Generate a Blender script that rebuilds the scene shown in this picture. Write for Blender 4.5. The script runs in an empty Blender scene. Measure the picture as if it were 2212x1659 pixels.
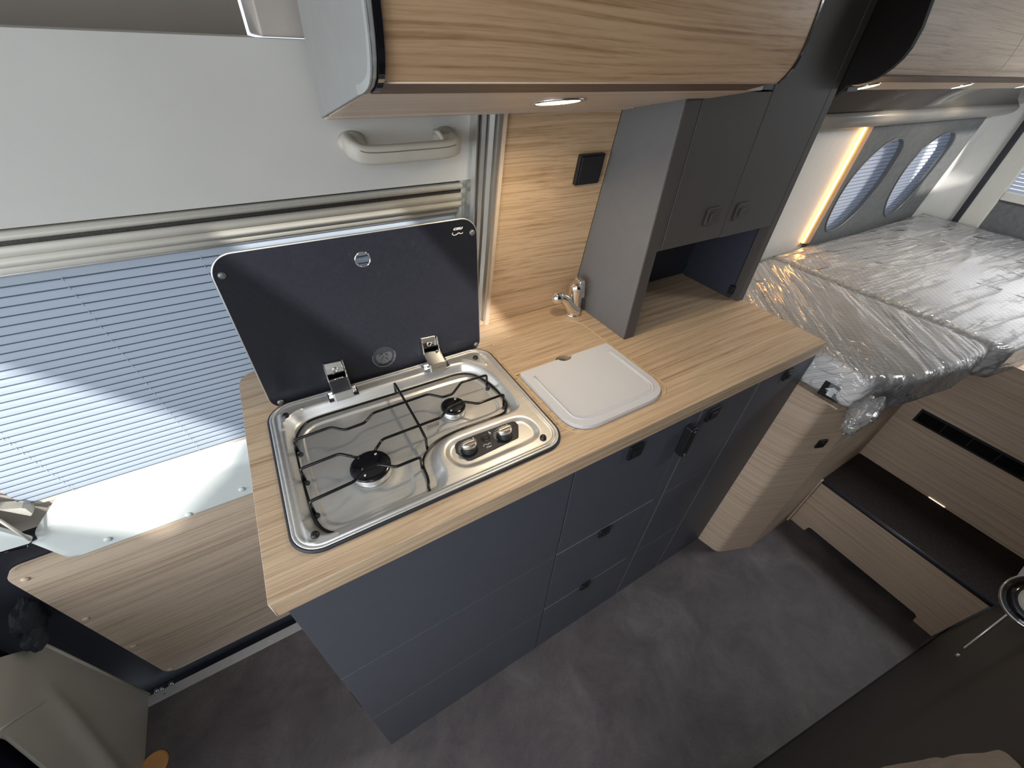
import bpy, bmesh, math, random
from mathutils import Vector, Matrix, noise
PI = math.pi
random.seed(7)
SC = bpy.context.scene
COL = SC.collection

# ------------------------------------------------------------------ camera
cam_d = bpy.data.cameras.new('camera'); cam = bpy.data.objects.new('camera', cam_d); COL.objects.link(cam)
YAW, PIT, ROL, F = 0.5653, -0.70166, 0.05372, 883.26
fw = Vector((math.sin(YAW)*math.cos(PIT), math.cos(YAW)*math.cos(PIT), math.sin(PIT)))
rt = Vector((math.cos(YAW), -math.sin(YAW), 0)); up = rt.cross(fw)
rt2 = math.cos(ROL)*rt + math.sin(ROL)*up; up2 = -math.sin(ROL)*rt + math.cos(ROL)*up
M = Matrix((rt2, up2, -fw)).transposed().to_4x4(); M.translation = Vector((0.12012, -0.28605, 1.38538))
cam.matrix_world = M
cam_d.sensor_width = 36; cam_d.lens = F/2212*36; cam_d.clip_start = 0.01; cam_d.clip_end = 60
SC.camera = cam

# ------------------------------------------------------------------ light
SC.view_settings.view_transform = 'Standard'; SC.view_settings.look = 'None'
SC.view_settings.gamma = 1.0; SC.view_settings.use_curve_mapping = False
SC.view_settings.exposure = 0.0
w = bpy.data.worlds.new('world'); SC.world = w; w.use_nodes = True
bg = w.node_tree.nodes['Background']
bg.inputs[0].default_value = (0.80, 0.89, 1.0, 1); bg.inputs[1].default_value = 1.25

def lamp(name, kind, loc, power, color, direction=None, size=None, size_y=None, spread=None):
    d = bpy.data.lights.new(name, kind); d.energy = power; d.color = color
    if kind == 'AREA':
        d.shape = 'RECTANGLE'; d.size = size; d.size_y = size_y or size
        if spread: d.spread = spread
    if kind == 'SPOT':
        d.spot_size = size; d.spot_blend = 0.8; d.shadow_soft_size = 0.02
    o = bpy.data.objects.new(name, d); COL.objects.link(o); o.location = loc
    if direction: o.rotation_euler = Vector(direction).to_track_quat('-Z', 'Y').to_euler()
    return o
sun = lamp('sun', 'SUN', (0, 0, 5), 5.2, (1.0, 0.97, 0.92), (0.45, 1.0, -0.6)); sun.data.angle = math.radians(1.3)
# area lights added as daylight fill at the invented roof openings and the windscreen
lamp('fill_roof_opening', 'AREA', (-0.16, -0.62, 1.60), 3.0, (0.92, 0.96, 1.0), (0, 0, -1), 0.26, 0.5)
lamp('fill_cab_roof_opening', 'AREA', (-0.95, -0.75, 1.60), 12.0, (0.92, 0.96, 1.0), (0.2, 0.1, -1), 0.5, 0.9)
lamp('daylight_windscreen', 'AREA', (-1.66, -0.5, 1.15), 22.0, (0.92, 0.96, 1.0), (1, 0.15, -0.25), 1.5, 0.7)
lamp('fill_bed_roof_opening', 'AREA', (2.15, -0.55, 1.60), 13.0, (0.95, 0.98, 1.0), (0, 0, -1), 0.4, 0.4)

# ------------------------------------------------------------------ materials
MAT = {}
def nodes_of(name):
    m = bpy.data.materials.new(name); m.use_nodes = True; MAT[name] = m
    nt = m.node_tree; b = nt.nodes['Principled BSDF']; return m, nt, b
def coords(nt, scale, rot=(0, 0, 0)):
    tc = nt.nodes.new('ShaderNodeTexCoord'); mp = nt.nodes.new('ShaderNodeMapping')
    nt.links.new(tc.outputs['Object'], mp.inputs[0]); mp.inputs['Scale'].default_value = scale; mp.inputs['Rotation'].default_value = rot
    return mp
def noise_n(nt, vec, scale, detail=3, rough=0.5, dist=0):
    n = nt.nodes.new('ShaderNodeTexNoise'); nt.links.new(vec.outputs[0], n.inputs['Vector'])
    n.inputs['Scale'].default_value = scale; n.inputs['Detail'].default_value = detail
    n.inputs['Roughness'].default_value = rough; n.inputs['Distortion'].default_value = dist
    return n
def ramp(nt, src, stops):
    r = nt.nodes.new('ShaderNodeValToRGB'); nt.links.new(src, r.inputs[0])
    e = r.color_ramp.elements
    while len(e) < len(stops): e.new(0.5)
    for k, (p, c) in enumerate(stops):
        e[k].position = p; e[k].color = (*c, 1) if len(c) == 3 else c
    return r
def plain(name, col, rough=0.5, metal=0.0, vary=0.06, nscale=40, bump=0.0, bscale=300, spec=0.5, emit=None, estr=0, coat=0):
    m, nt, b = nodes_of(name)
    mp = coords(nt, (1, 1, 1)); n = noise_n(nt, mp, nscale, 4)
    lo = tuple(c*(1-vary) for c in col); hi = tuple(min(1, c*(1+vary)) for c in col)
    r = ramp(nt, n.outputs['Fac'], [(0.3, lo), (0.7, hi)])
    nt.links.new(r.outputs[0], b.inputs['Base Color'])
    b.inputs['Roughness'].default_value = rough; b.inputs['Metallic'].default_value = metal
    b.inputs['Specular IOR Level'].default_value = spec; b.inputs['Coat Weight'].default_value = coat
    if bump:
        n2 = noise_n(nt, mp, bscale, 3); bp = nt.nodes.new('ShaderNodeBump'); bp.inputs['Strength'].default_value = bump
        bp.inputs['Distance'].default_value = 0.002
        nt.links.new(n2.outputs['Fac'], bp.inputs['Height']); nt.links.new(bp.outputs[0], b.inputs['Normal'])
    if emit:
        b.inputs['Emission Color'].default_value = (*emit, 1); b.inputs['Emission Strength'].default_value = estr
    return m
def wood(name, light, mid, dark, rough=0.45, s=1.0, wav=1.0, rot=(0, 0, 0), yk=1.0):
    """streaky veneer, the grain along the object's x axis"""
    m, nt, b = nodes_of(name)
    wv = noise_n(nt, coords(nt, (1.6*s, 3*s, 3*s), rot), 1.0, 2)
    mp = coords(nt, (1, 1, 1), rot)
    add = nt.nodes.new('ShaderNodeVectorMath'); add.operation = 'MULTIPLY_ADD'
    nt.links.new(wv.outputs['Color'], add.inputs[0]); add.inputs[1].default_value = (0.02*wav, 0.03*wav, 0.03*wav)
    nt.links.new(mp.outputs[0], add.inputs[2])
    def streak(sc, detail, rough_):
        k = nt.nodes.new('ShaderNodeVectorMath'); k.operation = 'MULTIPLY'
        nt.links.new(add.outputs[0], k.inputs[0]); k.inputs[1].default_value = sc
        return noise_n(nt, k, 1.0, detail, rough_, 0.15)
    a = streak((1.1*s, 95*s*yk+1.1*s*(1-yk), 95*s), 3, 0.5); c = streak((2.6*s, 360*s*yk+2.6*s*(1-yk), 360*s), 3, 0.55); d = streak((50*s, 900*s*yk+50*s*(1-yk), 900*s), 2, 0.6)
    ma = nt.nodes.new('ShaderNodeMath'); ma.operation = 'MULTIPLY_ADD'; nt.links.new(c.outputs['Fac'], ma.inputs[0]); ma.inputs[1].default_value = 1.5
    nt.links.new(a.outputs['Fac'], ma.inputs[2])
    mb = nt.nodes.new('ShaderNodeMath'); mb.operation = 'MULTIPLY_ADD'; nt.links.new(d.outputs['Fac'], mb.inputs[0]); mb.inputs[1].default_value = 0.45
    nt.links.new(ma.outputs[0], mb.inputs[2])
    md = nt.nodes.new('ShaderNodeMath'); md.operation = 'DIVIDE'; nt.links.new(mb.outputs[0], md.inputs[0]); md.inputs[1].default_value = 2.95
    r = ramp(nt, md.outputs[0], [(0.36, dark), (0.46, mid), (0.54, light), (0.66, tuple(min(1, x*1.12) for x in light))])
    nt.links.new(r.outputs[0], b.inputs['Base Color']); b.inputs['Roughness'].default_value = rough
    bp = nt.nodes.new('ShaderNodeBump'); bp.inputs['Strength'].default_value = 0.12; bp.inputs['Distance'].default_value = 0.001
    nt.links.new(md.outputs[0], bp.inputs['Height']); nt.links.new(bp.outputs[0], b.inputs['Normal'])
    return m
OAK = ((0.63, 0.47, 0.315), (0.53, 0.38, 0.245), (0.36, 0.245, 0.15))
wood('oak', *OAK, rough=0.42)
wood('oak_wall', (0.60, 0.43, 0.275), (0.50, 0.345, 0.205), (0.33, 0.215, 0.12), rough=0.42, s=0.85, wav=1.8)
wood('oak_door', (0.56, 0.37, 0.215), (0.46, 0.285, 0.155), (0.25, 0.14, 0.068), rough=0.36, s=0.75, wav=1.8)
wood('oak_grey', (0.56, 0.445, 0.335), (0.47, 0.365, 0.27), (0.33, 0.245, 0.17), rough=0.5)
wood('oak_band', (0.60, 0.455, 0.335), (0.52, 0.39, 0.28), (0.40, 0.29, 0.20), rough=0.5, yk=0.0)
wood('oak_lit', (0.66, 0.55, 0.45), (0.60, 0.48, 0.38), (0.47, 0.37, 0.28), rough=0.4)  # oak made lighter for the valance, light from below put into its colour
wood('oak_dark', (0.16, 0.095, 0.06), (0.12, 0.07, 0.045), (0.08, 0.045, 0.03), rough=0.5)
plain('oak_edge', (0.62, 0.50, 0.38), 0.5)
plain('anthracite', (0.076, 0.080, 0.098), 0.48, vary=0.03, bump=0.05, bscale=900)
plain('anthracite_edge', (0.20, 0.20, 0.215), 0.5)
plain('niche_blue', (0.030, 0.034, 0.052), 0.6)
plain('side_grey', (0.125, 0.128, 0.135), 0.45, vary=0.03, bump=0.04, bscale=900)
plain('tall_grey', (0.070, 0.061, 0.056), 0.58, vary=0.03, bump=0.04, bscale=900)
plain('cove_grey', (0.050, 0.044, 0.040), 0.45, vary=0.03)
plain('overhead_grey', (0.30, 0.30, 0.29), 0.55, vary=0.03, spec=0.3)
plain('overhead_rim', (0.38, 0.39, 0.385), 0.5, spec=0.3)
plain('black_plastic', (0.012, 0.012, 0.014), 0.38)
plain('black_gloss', (0.008, 0.008, 0.010), 0.08)
plain('black_skin', (0.010, 0.012, 0.018), 0.55)
plain('enamel_black', (0.006, 0.006, 0.008), 0.14)
plain('wire_black', (0.008, 0.008, 0.008), 0.18, spec=0.4)
plain('rubber', (0.020, 0.022, 0.028), 0.5)
plain('panel_black', (0.010, 0.008, 0.007), 0.6, spec=0.2)
plain('chrome', (0.88, 0.87, 0.85), 0.06, metal=1.0, vary=0.01)
plain('aluminium', (0.66, 0.66, 0.64), 0.33, metal=0.9, vary=0.03)
plain('alu_matt', (0.55, 0.55, 0.56), 0.42, metal=0.5, vary=0.04)
plain('knob_silver', (0.70, 0.66, 0.58), 0.28, metal=0.9, vary=0.03)
plain('lining_white', (0.62, 0.61, 0.585), 0.6, vary=0.02)
plain('trim_cream', (0.60, 0.58, 0.52), 0.42, vary=0.02)
plain('trim_brown', (0.16, 0.125, 0.09), 0.6)
plain('brush_dark', (0.06, 0.055, 0.055), 0.9, vary=0.4, nscale=500)
plain('door_panel_grey', (0.56, 0.555, 0.53), 0.75, vary=0.03, nscale=8, bump=0.04, bscale=900)
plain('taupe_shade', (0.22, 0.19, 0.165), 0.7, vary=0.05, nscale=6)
plain('door_taupe', (0.50, 0.45, 0.40), 0.6)
plain('recess_warm', (0.44, 0.40, 0.365), 0.6)
plain('white_sheet', (0.66, 0.70, 0.68), 0.4, vary=0.02)
plain('board_white', (0.66, 0.67, 0.71), 0.32, vary=0.01)
plain('handle_beige', (0.45, 0.43, 0.375), 0.5, vary=0.04)
plain('gold_line', (0.70, 0.52, 0.29), 0.45)
plain('rim_cream', (0.62, 0.55, 0.38), 0.5)
plain('sink_shade', (0.008, 0.007, 0.006), 0.6, spec=0.2)
plain('print_white', (0.8, 0.8, 0.8), 0.5)
plain('print_grey', (0.34, 0.33, 0.32), 0.35)
plain('mark_grey', (0.20, 0.205, 0.21), 0.4, metal=0.6)
plain('carpet_dark', (0.036, 0.028, 0.026), 0.95, vary=0.35, nscale=300, bump=0.4, bscale=900, spec=0.1)
plain('nosing', (0.035, 0.04, 0.05), 0.4)
plain('bath_brown', (0.060, 0.054, 0.050), 0.55, vary=0.08, nscale=3)
plain('felt_grey', (0.125, 0.13, 0.13), 0.8, vary=0.15, nscale=60, bump=0.2, bscale=500)
plain('valance_brown', (0.055, 0.045, 0.038), 0.22, vary=0.1, nscale=5, coat=0.4)
plain('valance_cream', (0.36, 0.34, 0.31), 0.28, vary=0.04)
plain('peach_strip', (0.55, 0.36, 0.22), 0.5)
plain('seat_beige', (0.50, 0.475, 0.41), 0.5, vary=0.05, nscale=5)
plain('seat_black', (0.008, 0.008, 0.018), 0.9, spec=0.1)
plain('fabric_cloth', (0.36, 0.31, 0.265), 0.95, bump=0.5, bscale=700, spec=0.1)
plain('fabric_black', (0.02, 0.025, 0.035), 0.75, vary=0.3, nscale=12)
plain('tan_pad', (0.50, 0.24, 0.08), 0.5)
plain('lamp_glow', (1, 0.95, 0.8), 0.3, emit=(1, 0.90, 0.66), estr=14)
plain('lamp_glow_small', (1, 0.95, 0.8), 0.3, emit=(1, 0.93, 0.74), estr=9)
plain('led_glow', (1, 0.7, 0.35), 0.3, emit=(1, 0.50, 0.14), estr=16)
plain('glow_white', (1, 1, 1), 0.3, emit=(1, 0.85, 0.66), estr=1.0)
plain('shell_grey', (0.62, 0.61, 0.59), 0.8)

# vinyl floor: dark, cloudy
m, nt, b = nodes_of('vinyl_floor')
mp = coords(nt, (1, 1, 1)); n1 = noise_n(nt, mp, 7, 8, 0.68, 0.4); n2 = noise_n(nt, mp, 260, 2, 0.5)
r1 = ramp(nt, n1.outputs['Fac'], [(0.30, (0.066, 0.055, 0.060)), (0.52, (0.102, 0.087, 0.090)), (0.72, (0.150, 0.131, 0.134))])
mx = nt.nodes.new('ShaderNodeMixRGB'); mx.blend_type = 'OVERLAY'; mx.inputs[0].default_value = 0.18
nt.links.new(r1.outputs[0], mx.inputs[1]); nt.links.new(n2.outputs['Fac'], mx.inputs[2]); nt.links.new(mx.outputs[0], b.inputs['Base Color'])
b.inputs['Roughness'].default_value = 0.55; b.inputs['Specular IOR Level'].default_value = 0.3
bp = nt.nodes.new('ShaderNodeBump'); bp.inputs['Strength'].default_value = 0.1; bp.inputs['Distance'].default_value = 0.001
nt.links.new(n2.outputs['Fac'], bp.inputs['Height']); nt.links.new(bp.outputs[0], b.inputs['Normal'])

# brushed stainless steel
m, nt, b = nodes_of('steel')
mp = coords(nt, (8, 500, 500)); n1 = noise_n(nt, mp, 1, 2)
r1 = ramp(nt, n1.outputs['Fac'], [(0.3, (0.77, 0.77, 0.75)), (0.7, (0.86, 0.86, 0.84))]); nt.links.new(r1.outputs[0], b.inputs['Base Color'])
b.inputs['Metallic'].default_value = 0.80; b.inputs['Roughness'].default_value = 0.38
bp = nt.nodes.new('ShaderNodeBump'); bp.inputs['Strength'].default_value = 0.05; bp.inputs['Distance'].default_value = 0.0005
nt.links.new(n1.outputs['Fac'], bp.inputs['Height']); nt.links.new(bp.outputs[0], b.inputs['Normal'])

# black enamelled glass of the hob lid, slightly dusty
m, nt, b = nodes_of('lid_glass')
mp = coords(nt, (1, 1, 1)); n1 = noise_n(nt, mp, 160, 4, 0.6)
r1 = ramp(nt, n1.outputs['Fac'], [(0.30, (0.013, 0.014, 0.020)), (0.70, (0.017, 0.018, 0.024)), (0.80, (0.05, 0.05, 0.055))])
nt.links.new(r1.outputs[0], b.inputs['Base Color']); b.inputs['Roughness'].default_value = 0.30; b.inputs['Specular IOR Level'].default_value = 0.28

# translucent cellular blind
def blind_mat(name, col):
    m = bpy.data.materials.new(name); m.use_nodes = True; MAT[name] = m; nt = m.node_tree; nt.nodes.remove(nt.nodes['Principled BSDF'])
    out = nt.nodes['Material Output']
    mp = coords(nt, (1, 1, 1)); n1 = noise_n(nt, mp, 500, 2)
    r1 = ramp(nt, n1.outputs['Fac'], [(0.3, tuple(c*0.96 for c in col)), (0.7, col)])
    d = nt.nodes.new('ShaderNodeBsdfDiffuse'); t = nt.nodes.new('ShaderNodeBsdfTranslucent'); mx = nt.nodes.new('ShaderNodeMixShader'); mx.inputs[0].default_value = 0.42
    for s in (d, t): nt.links.new(r1.outputs[0], s.inputs['Color'])
    nt.links.new(d.outputs[0], mx.inputs[1]); nt.links.new(t.outputs[0], mx.inputs[2]); nt.links.new(mx.outputs[0], out.inputs['Surface'])
blind_mat('blind_fabric', (0.56, 0.63, 0.71))
plain('blind_shadow_line', (0.055, 0.075, 0.11), 0.7)  # shadow line under each pleat, put into the colour as a dark edge
blind_mat('blind_fabric_rear', (0.72, 0.75, 0.82))

# quilted mattress ticking: fine diamond stitching
m, nt, b = nodes_of('ticking')
tc = nt.nodes.new('ShaderNodeTexCoord'); sx = nt.nodes.new('ShaderNodeSeparateXYZ'); nt.links.new(tc.outputs['Object'], sx.inputs[0])
def mth(op, a, c=None, v=None):
    k = nt.nodes.new('ShaderNodeMath'); k.operation = op; nt.links.new(a, k.inputs[0])
    if c is not None: nt.links.new(c, k.inputs[1])
    if v is not None: k.inputs[1].default_value = v
    return k.outputs[0]
yz = mth('ADD', sx.outputs[1], sx.outputs[2])
def line_set(expr):
    f = mth('FRACT', mth('MULTIPLY', expr, v=42.0)); a = mth('ABSOLUTE', mth('SUBTRACT', f, v=0.5))
    return mth('GREATER_THAN', a, v=0.44)
l = mth('MAXIMUM', line_set(mth('ADD', sx.outputs[0], yz)), line_set(mth('SUBTRACT', sx.outputs[0], yz)))
r1 = ramp(nt, l, [(0.0, (0.86, 0.83, 0.81)), (1.0, (0.56, 0.55, 0.55))]); nt.links.new(r1.outputs[0], b.inputs['Base Color']); b.inputs['Roughness'].default_value = 0.85
bp = nt.nodes.new('ShaderNodeBump'); bp.inputs['Strength'].default_value = 0.5; bp.inputs['Distance'].default_value = 0.003; bp.invert = True
nt.links.new(l, bp.inputs['Height']); nt.links.new(bp.outputs[0], b.inputs['Normal'])

# thin crinkled plastic film
def film(name, rot, strength, base=0.10):
    m = bpy.data.materials.new(name); m.use_nodes = True; MAT[name] = m; nt = m.node_tree; nt.nodes.remove(nt.nodes['Principled BSDF'])
    out = nt.nodes['Material Output']
    tc = nt.nodes.new('ShaderNodeTexCoord')
    mp0 = nt.nodes.new('ShaderNodeMapping'); nt.links.new(tc.outputs['Object'], mp0.inputs[0]); mp0.inputs['Rotation'].default_value = (0, 0, rot)
    mp = nt.nodes.new('ShaderNodeMapping'); nt.links.new(mp0.outputs[0], mp.inputs[0]); mp.inputs['Scale'].default_value = (2.2, 26, 26)
    n1 = noise_n(nt, mp, 1.0, 2, 0.45, 0.8)
    mp2 = coords(nt, (1, 1, 1)); n2 = noise_n(nt, mp2, 9, 2, 0.5, 1.0)
    ad = nt.nodes.new('ShaderNodeMath'); ad.operation = 'MULTIPLY_ADD'; nt.links.new(n2.outputs['Fac'], ad.inputs[0]); ad.inputs[1].default_value = 0.40; nt.links.new(n1.outputs['Fac'], ad.inputs[2])
    rg = ramp(nt, ad.outputs[0], [(0.62, (0, 0, 0)), (0.74, (0.25, 0.25, 0.25)), (0.90, (1, 1, 1))])
    bp = nt.nodes.new('ShaderNodeBump'); bp.inputs['Strength'].default_value = strength; bp.inputs['Distance'].default_value = 0.02
    nt.links.new(rg.outputs[0], bp.inputs['Height'])
    g = nt.nodes.new('ShaderNodeBsdfGlossy'); g.inputs['Roughness'].default_value = 0.10; nt.links.new(bp.outputs[0], g.inputs['Normal'])
    d = nt.nodes.new('ShaderNodeBsdfDiffuse'); d.inputs['Color'].default_value = (0.75, 0.75, 0.76, 1)
    t = nt.nodes.new('ShaderNodeBsdfTransparent'); t.inputs['Color'].default_value = (0.985, 0.985, 0.985, 1)
    fr = nt.nodes.new('ShaderNodeFresnel'); fr.inputs['IOR'].default_value = 1.5; nt.links.new(bp.outputs[0], fr.inputs['Normal'])
    ad2 = nt.nodes.new('ShaderNodeMath'); ad2.operation = 'ADD'; nt.links.new(fr.outputs[0], ad2.inputs[0]); ad2.inputs[1].default_value = base; ad2.use_clamp = True
    m1 = nt.nodes.new('ShaderNodeMixShader'); m1.inputs[0].default_value = 0.24; nt.links.new(t.outputs[0], m1.inputs[1]); nt.links.new(d.outputs[0], m1.inputs[2])
    m2 = nt.nodes.new('ShaderNodeMixShader'); nt.links.new(ad2.outputs[0], m2.inputs[0]); nt.links.new(m1.outputs[0], m2.inputs[1]); nt.links.new(g.outputs[0], m2.inputs[2])
    nt.links.new(m2.outputs[0], out.inputs['Surface'])
film('film_front', -0.85, 0.45, 0.02); film('film_rear', 0.07, 0.45, 0.02)

# ------------------------------------------------------------------ mesh helpers
OFF = {}
class MB:
    def __init__(s): s.v = []; s.f = []; s.sm = []
    def add(s, vs, fs, smooth=False):
        o = len(s.v); s.v += [tuple(p) for p in vs]; s.f += [tuple(i+o for i in q) for q in fs]; s.sm += [smooth]*len(fs); return s
    def box(s, x0, x1, y0, y1, z0, z1):
        v = [(x, y, z) for z in (z0, z1) for y in (y0, y1) for x in (x0, x1)]
        return s.add(v, [(0, 2, 3, 1), (4, 5, 7, 6), (0, 1, 5, 4), (2, 6, 7, 3), (0, 4, 6, 2), (1, 3, 7, 5)])
    def prism(s, poly, vec, smooth=False):
        """3-D polygon swept along vec"""
        n = len(poly); vec = Vector(vec); a = [Vector(p) for p in poly]; bq = [p+vec for p in a]
        s.add(a+bq, [tuple(range(n))[::-1], tuple(range(n, 2*n))])
        s.add(a+bq, [(i, (i+1) % n, n+(i+1) % n, n+i) for i in range(n)], smooth); return s
    def tube(s, pts, r, n=8, caps=True, rr=None, closed=False):
        P = [Vector(p) for p in pts]; m = len(P); rings = []
        prev = None
        for i, p in enumerate(P):
            if closed: t = (P[(i+1) % m]-P[i-1])
            else: t = (P[min(i+1, m-1)]-P[max(i-1, 0)])
            t.normalize()
            if prev is None:
                a = Vector((0, 0, 1)) if abs(t.z) < 0.9 else Vector((1, 0, 0)); u = t.cross(a).normalized()
            else: u = (prev - t*prev.dot(t)).normalized()
            prev = u; v = t.cross(u); q = rr[i] if rr else r
            rings.append([p + (u*math.cos(k*2*PI/n)+v*math.sin(k*2*PI/n))*q for k in range(n)])
        vs = [p for R in rings for p in R]; fs = []
        for i in range(m if closed else m-1):
            j = (i+1) % m
            for k in range(n): fs.append((i*n+k, i*n+(k+1) % n, j*n+(k+1) % n, j*n+k))
        s.add(vs, fs, True)
        if caps and not closed: s.add(rings[0], [tuple(range(n))[::-1]]); s.add(rings[-1], [tuple(range(n))])
        return s
    def lathe(s, c, prof, n=32, axis=(0, 0, 1), sx=1, sy=1):
        a = Vector(axis).normalized(); q = a.to_track_quat('Z', 'Y'); c = Vector(c); rings = []
        for r, h in prof: rings.append([c + q @ Vector((r*sx*math.cos(k*2*PI/n), r*sy*math.sin(k*2*PI/n), h)) for k in range(n)])
        vs = [p for R in rings for p in R]; fs = []
        for i in range(len(prof)-1):
            for k in range(n): fs.append((i*n+k, i*n+(k+1) % n, (i+1)*n+(k+1) % n, (i+1)*n+k))
        s.add(vs, fs, True)
        s.add(rings[0], [tuple(range(n))[::-1]]); s.add(rings[-1], [tuple(range(n))]); return s
    def strip(s, prof, x0, x1, close=False, smooth=True, nx=1):
        """profile of (y, z) points extruded along x"""
        n = len(prof); vs = [(x0+(x1-x0)*i/nx, p[0], p[1]) for i in range(nx+1) for p in prof]
        fs = []
        for i in range(nx):
            for k in range(n if close else n-1):
                k2 = (k+1) % n; fs.append((i*n+k, i*n+k2, (i+1)*n+k2, (i+1)*n+k))
        s.add(vs, fs, smooth)
        if close: s.add(vs[:n], [tuple(range(n))]); s.add(vs[-n:], [tuple(range(n))[::-1]])
        return s
def smooth_poly(pts, n=6, closed=True):
    P = [Vector(p) for p in pts]; m = len(P); out = []
    for i in range(m if closed else m-1):
        if closed: a, b_, c, d = P[i-1], P[i], P[(i+1) % m], P[(i+2) % m]
        else: a, b_, c, d = P[max(i-1, 0)], P[i], P[i+1], P[min(i+2, m-1)]
        for k in range(n):
            t = k/n; out.append(0.5*((2*b_)+(c-a)*t+(2*a-5*b_+4*c-d)*t*t+(3*b_-a-3*c+d)*t**3))
    if not closed: out.append(P[-1])
    return out
def rrect(x0, x1, y0, y1, r, n=6):
    """rounded rectangle as (a, b) points; r may be four radii: (x1,y1), (x0,y1), (x0,y0), (x1,y0)"""
    R = r if isinstance(r, (tuple, list)) else (r,)*4; out = []
    for (cx, cy, sx, sy, a0, q) in ((x1, y1, -1, -1, 0, R[0]), (x0, y1, 1, -1, 90, R[1]), (x0, y0, 1, 1, 180, R[2]), (x1, y0, -1, 1, 270, R[3])):
        if q <= 0: out.append((cx, cy)); continue
        for k in range(n+1):
            a = math.radians(a0+90*k/n); out.append((cx+sx*q+q*math.cos(a), cy+sy*q+q*math.sin(a)))
    return out
def round_corners(poly, r, n=6):
    out = []; m = len(poly)
    for i in range(m):
        p = Vector(poly[i]); a = Vector(poly[i-1]); c = Vector(poly[(i+1) % m])
        q = r[i] if isinstance(r, (list, tuple)) else r
        if q <= 0: out.append(p); continue
        u = (a-p).normalized(); v = (c-p).normalized(); ang = u.angle(v); d = min(q/math.tan(ang/2), (a-p).length*0.49, (c-p).length*0.49)
        s, e = p+u*d, p+v*d
        for k in range(n+1):
            t = k/n; out.append((1-t)**2*s+2*t*(1-t)*p+t*t*e)
    return out
def plate(outer, holes, thick, to3d):
    """flat plate with holes; to3d maps (a, b, h) to space"""
    cu = bpy.data.curves.new('tmp', 'CURVE'); cu.dimensions = '2D'; cu.fill_mode = 'BOTH'; cu.extrude = thick/2
    for loop in [outer]+list(holes):
        sp = cu.splines.new('POLY'); sp.points.add(len(loop)-1)
        for p, q in zip(sp.points, loop): p.co = (q[0], q[1], 0, 1)
        sp.use_cyclic_u = True
    o = bpy.data.objects.new('tmp', cu); COL.objects.link(o); dg = bpy.context.evaluated_depsgraph_get()
    me = o.evaluated_get(dg).to_mesh()
    mb = MB(); mb.add([to3d(v.co.x, v.co.y, v.co.z) for v in me.vertices], [tuple(p.vertices) for p in me.polygons])
    o.evaluated_get(dg).to_mesh_clear(); bpy.data.objects.remove(o); bpy.data.curves.remove(cu); return mb
def text_mb(txt, size, to3d, shear=0.0, bold=0.0):
    cu = bpy.data.curves.new('tmp', 'FONT'); cu.body = txt; cu.size = size; cu.shear = shear; cu.offset = bold; cu.align_x = 'CENTER'; cu.resolution_u = 3
    o = bpy.data.objects.new('tmp', cu); COL.objects.link(o); dg = bpy.context.evaluated_depsgraph_get()
    me = o.evaluated_get(dg).to_mesh(); mb = MB()
    mb.add([to3d(v.co.x, v.co.y) for v in me.vertices], [tuple(p.vertices) for p in me.polygons])
    o.evaluated_get(dg).to_mesh_clear(); bpy.data.objects.remove(o); bpy.data.curves.remove(cu); return mb

def shadow_lip(o, mat, test):
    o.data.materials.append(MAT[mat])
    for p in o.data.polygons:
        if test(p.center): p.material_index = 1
def obj(name, mb, mat, parent=None, bevel=0, seg=2, label=None, origin=None):
    me = bpy.data.meshes.new(name)
    if parent is not None: off = OFF[parent.name]
    elif origin is not None: off = Vector(origin)
    else:
        xs, ys, zs = zip(*mb.v); off = Vector(((min(xs)+max(xs))/2, (min(ys)+max(ys))/2, min(zs)))
    me.from_pydata([(p[0]-off.x, p[1]-off.y, p[2]-off.z) for p in mb.v], [], mb.f)
    me.materials.append(MAT[mat]); me.polygons.foreach_set('use_smooth', mb.sm); me.update()
    bm = bmesh.new(); bm.from_mesh(me); bmesh.ops.remove_doubles(bm, verts=bm.verts, dist=1e-6); bmesh.ops.recalc_face_normals(bm, faces=bm.faces); bm.to_mesh(me); bm.free()
    o = bpy.data.objects.new(name, me); COL.objects.link(o); OFF[o.name] = off
    if parent is None: o.location = off
    else: o.parent = parent
    if bevel:
        md = o.modifiers.new('bevel', 'BEVEL'); md.width = bevel; md.segments = seg; md.limit_method = 'ANGLE'; md.angle_limit = math.radians(40); md.harden_normals = True
    if label: o['label'] = label
    return o
def thing(name, label, cat, loc, group=None):
    o = bpy.data.objects.new(name, None); COL.objects.link(o); o.empty_display_size = 0.05
    o.location = loc; OFF[o.name] = Vector(loc); o['label'] = label; o['category'] = cat
    if group: o['group'] = group
    return o
def tag(o, label, cat, group=None):
    o['label'] = label; o['category'] = cat
    if group: o['group'] = group
    return o
def setting(name, loc, label, cat):
    o = thing(name, label, cat, loc); o['kind'] = 'structure'; return o
def struct(name, mb, mat, label, cat, bevel=0):
    o = obj(name, mb, mat, bevel=bevel); o['kind'] = 'structure'; o['label'] = label; o['category'] = cat; return o
def copy_of(src, name, loc_delta, label=None):
    o = src.copy(); COL.objects.link(o); o.location = src.location + Vector(loc_delta); OFF[o.name] = OFF[src.name]
    if label: o['label'] = label
    return o
def wy(z, off=0.0): return 0.404 - 0.147*(z-0.9) + off      # the inward-leaning side wall
def WP(x, z, off=0.0): return (x, wy(z, off), z)

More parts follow.
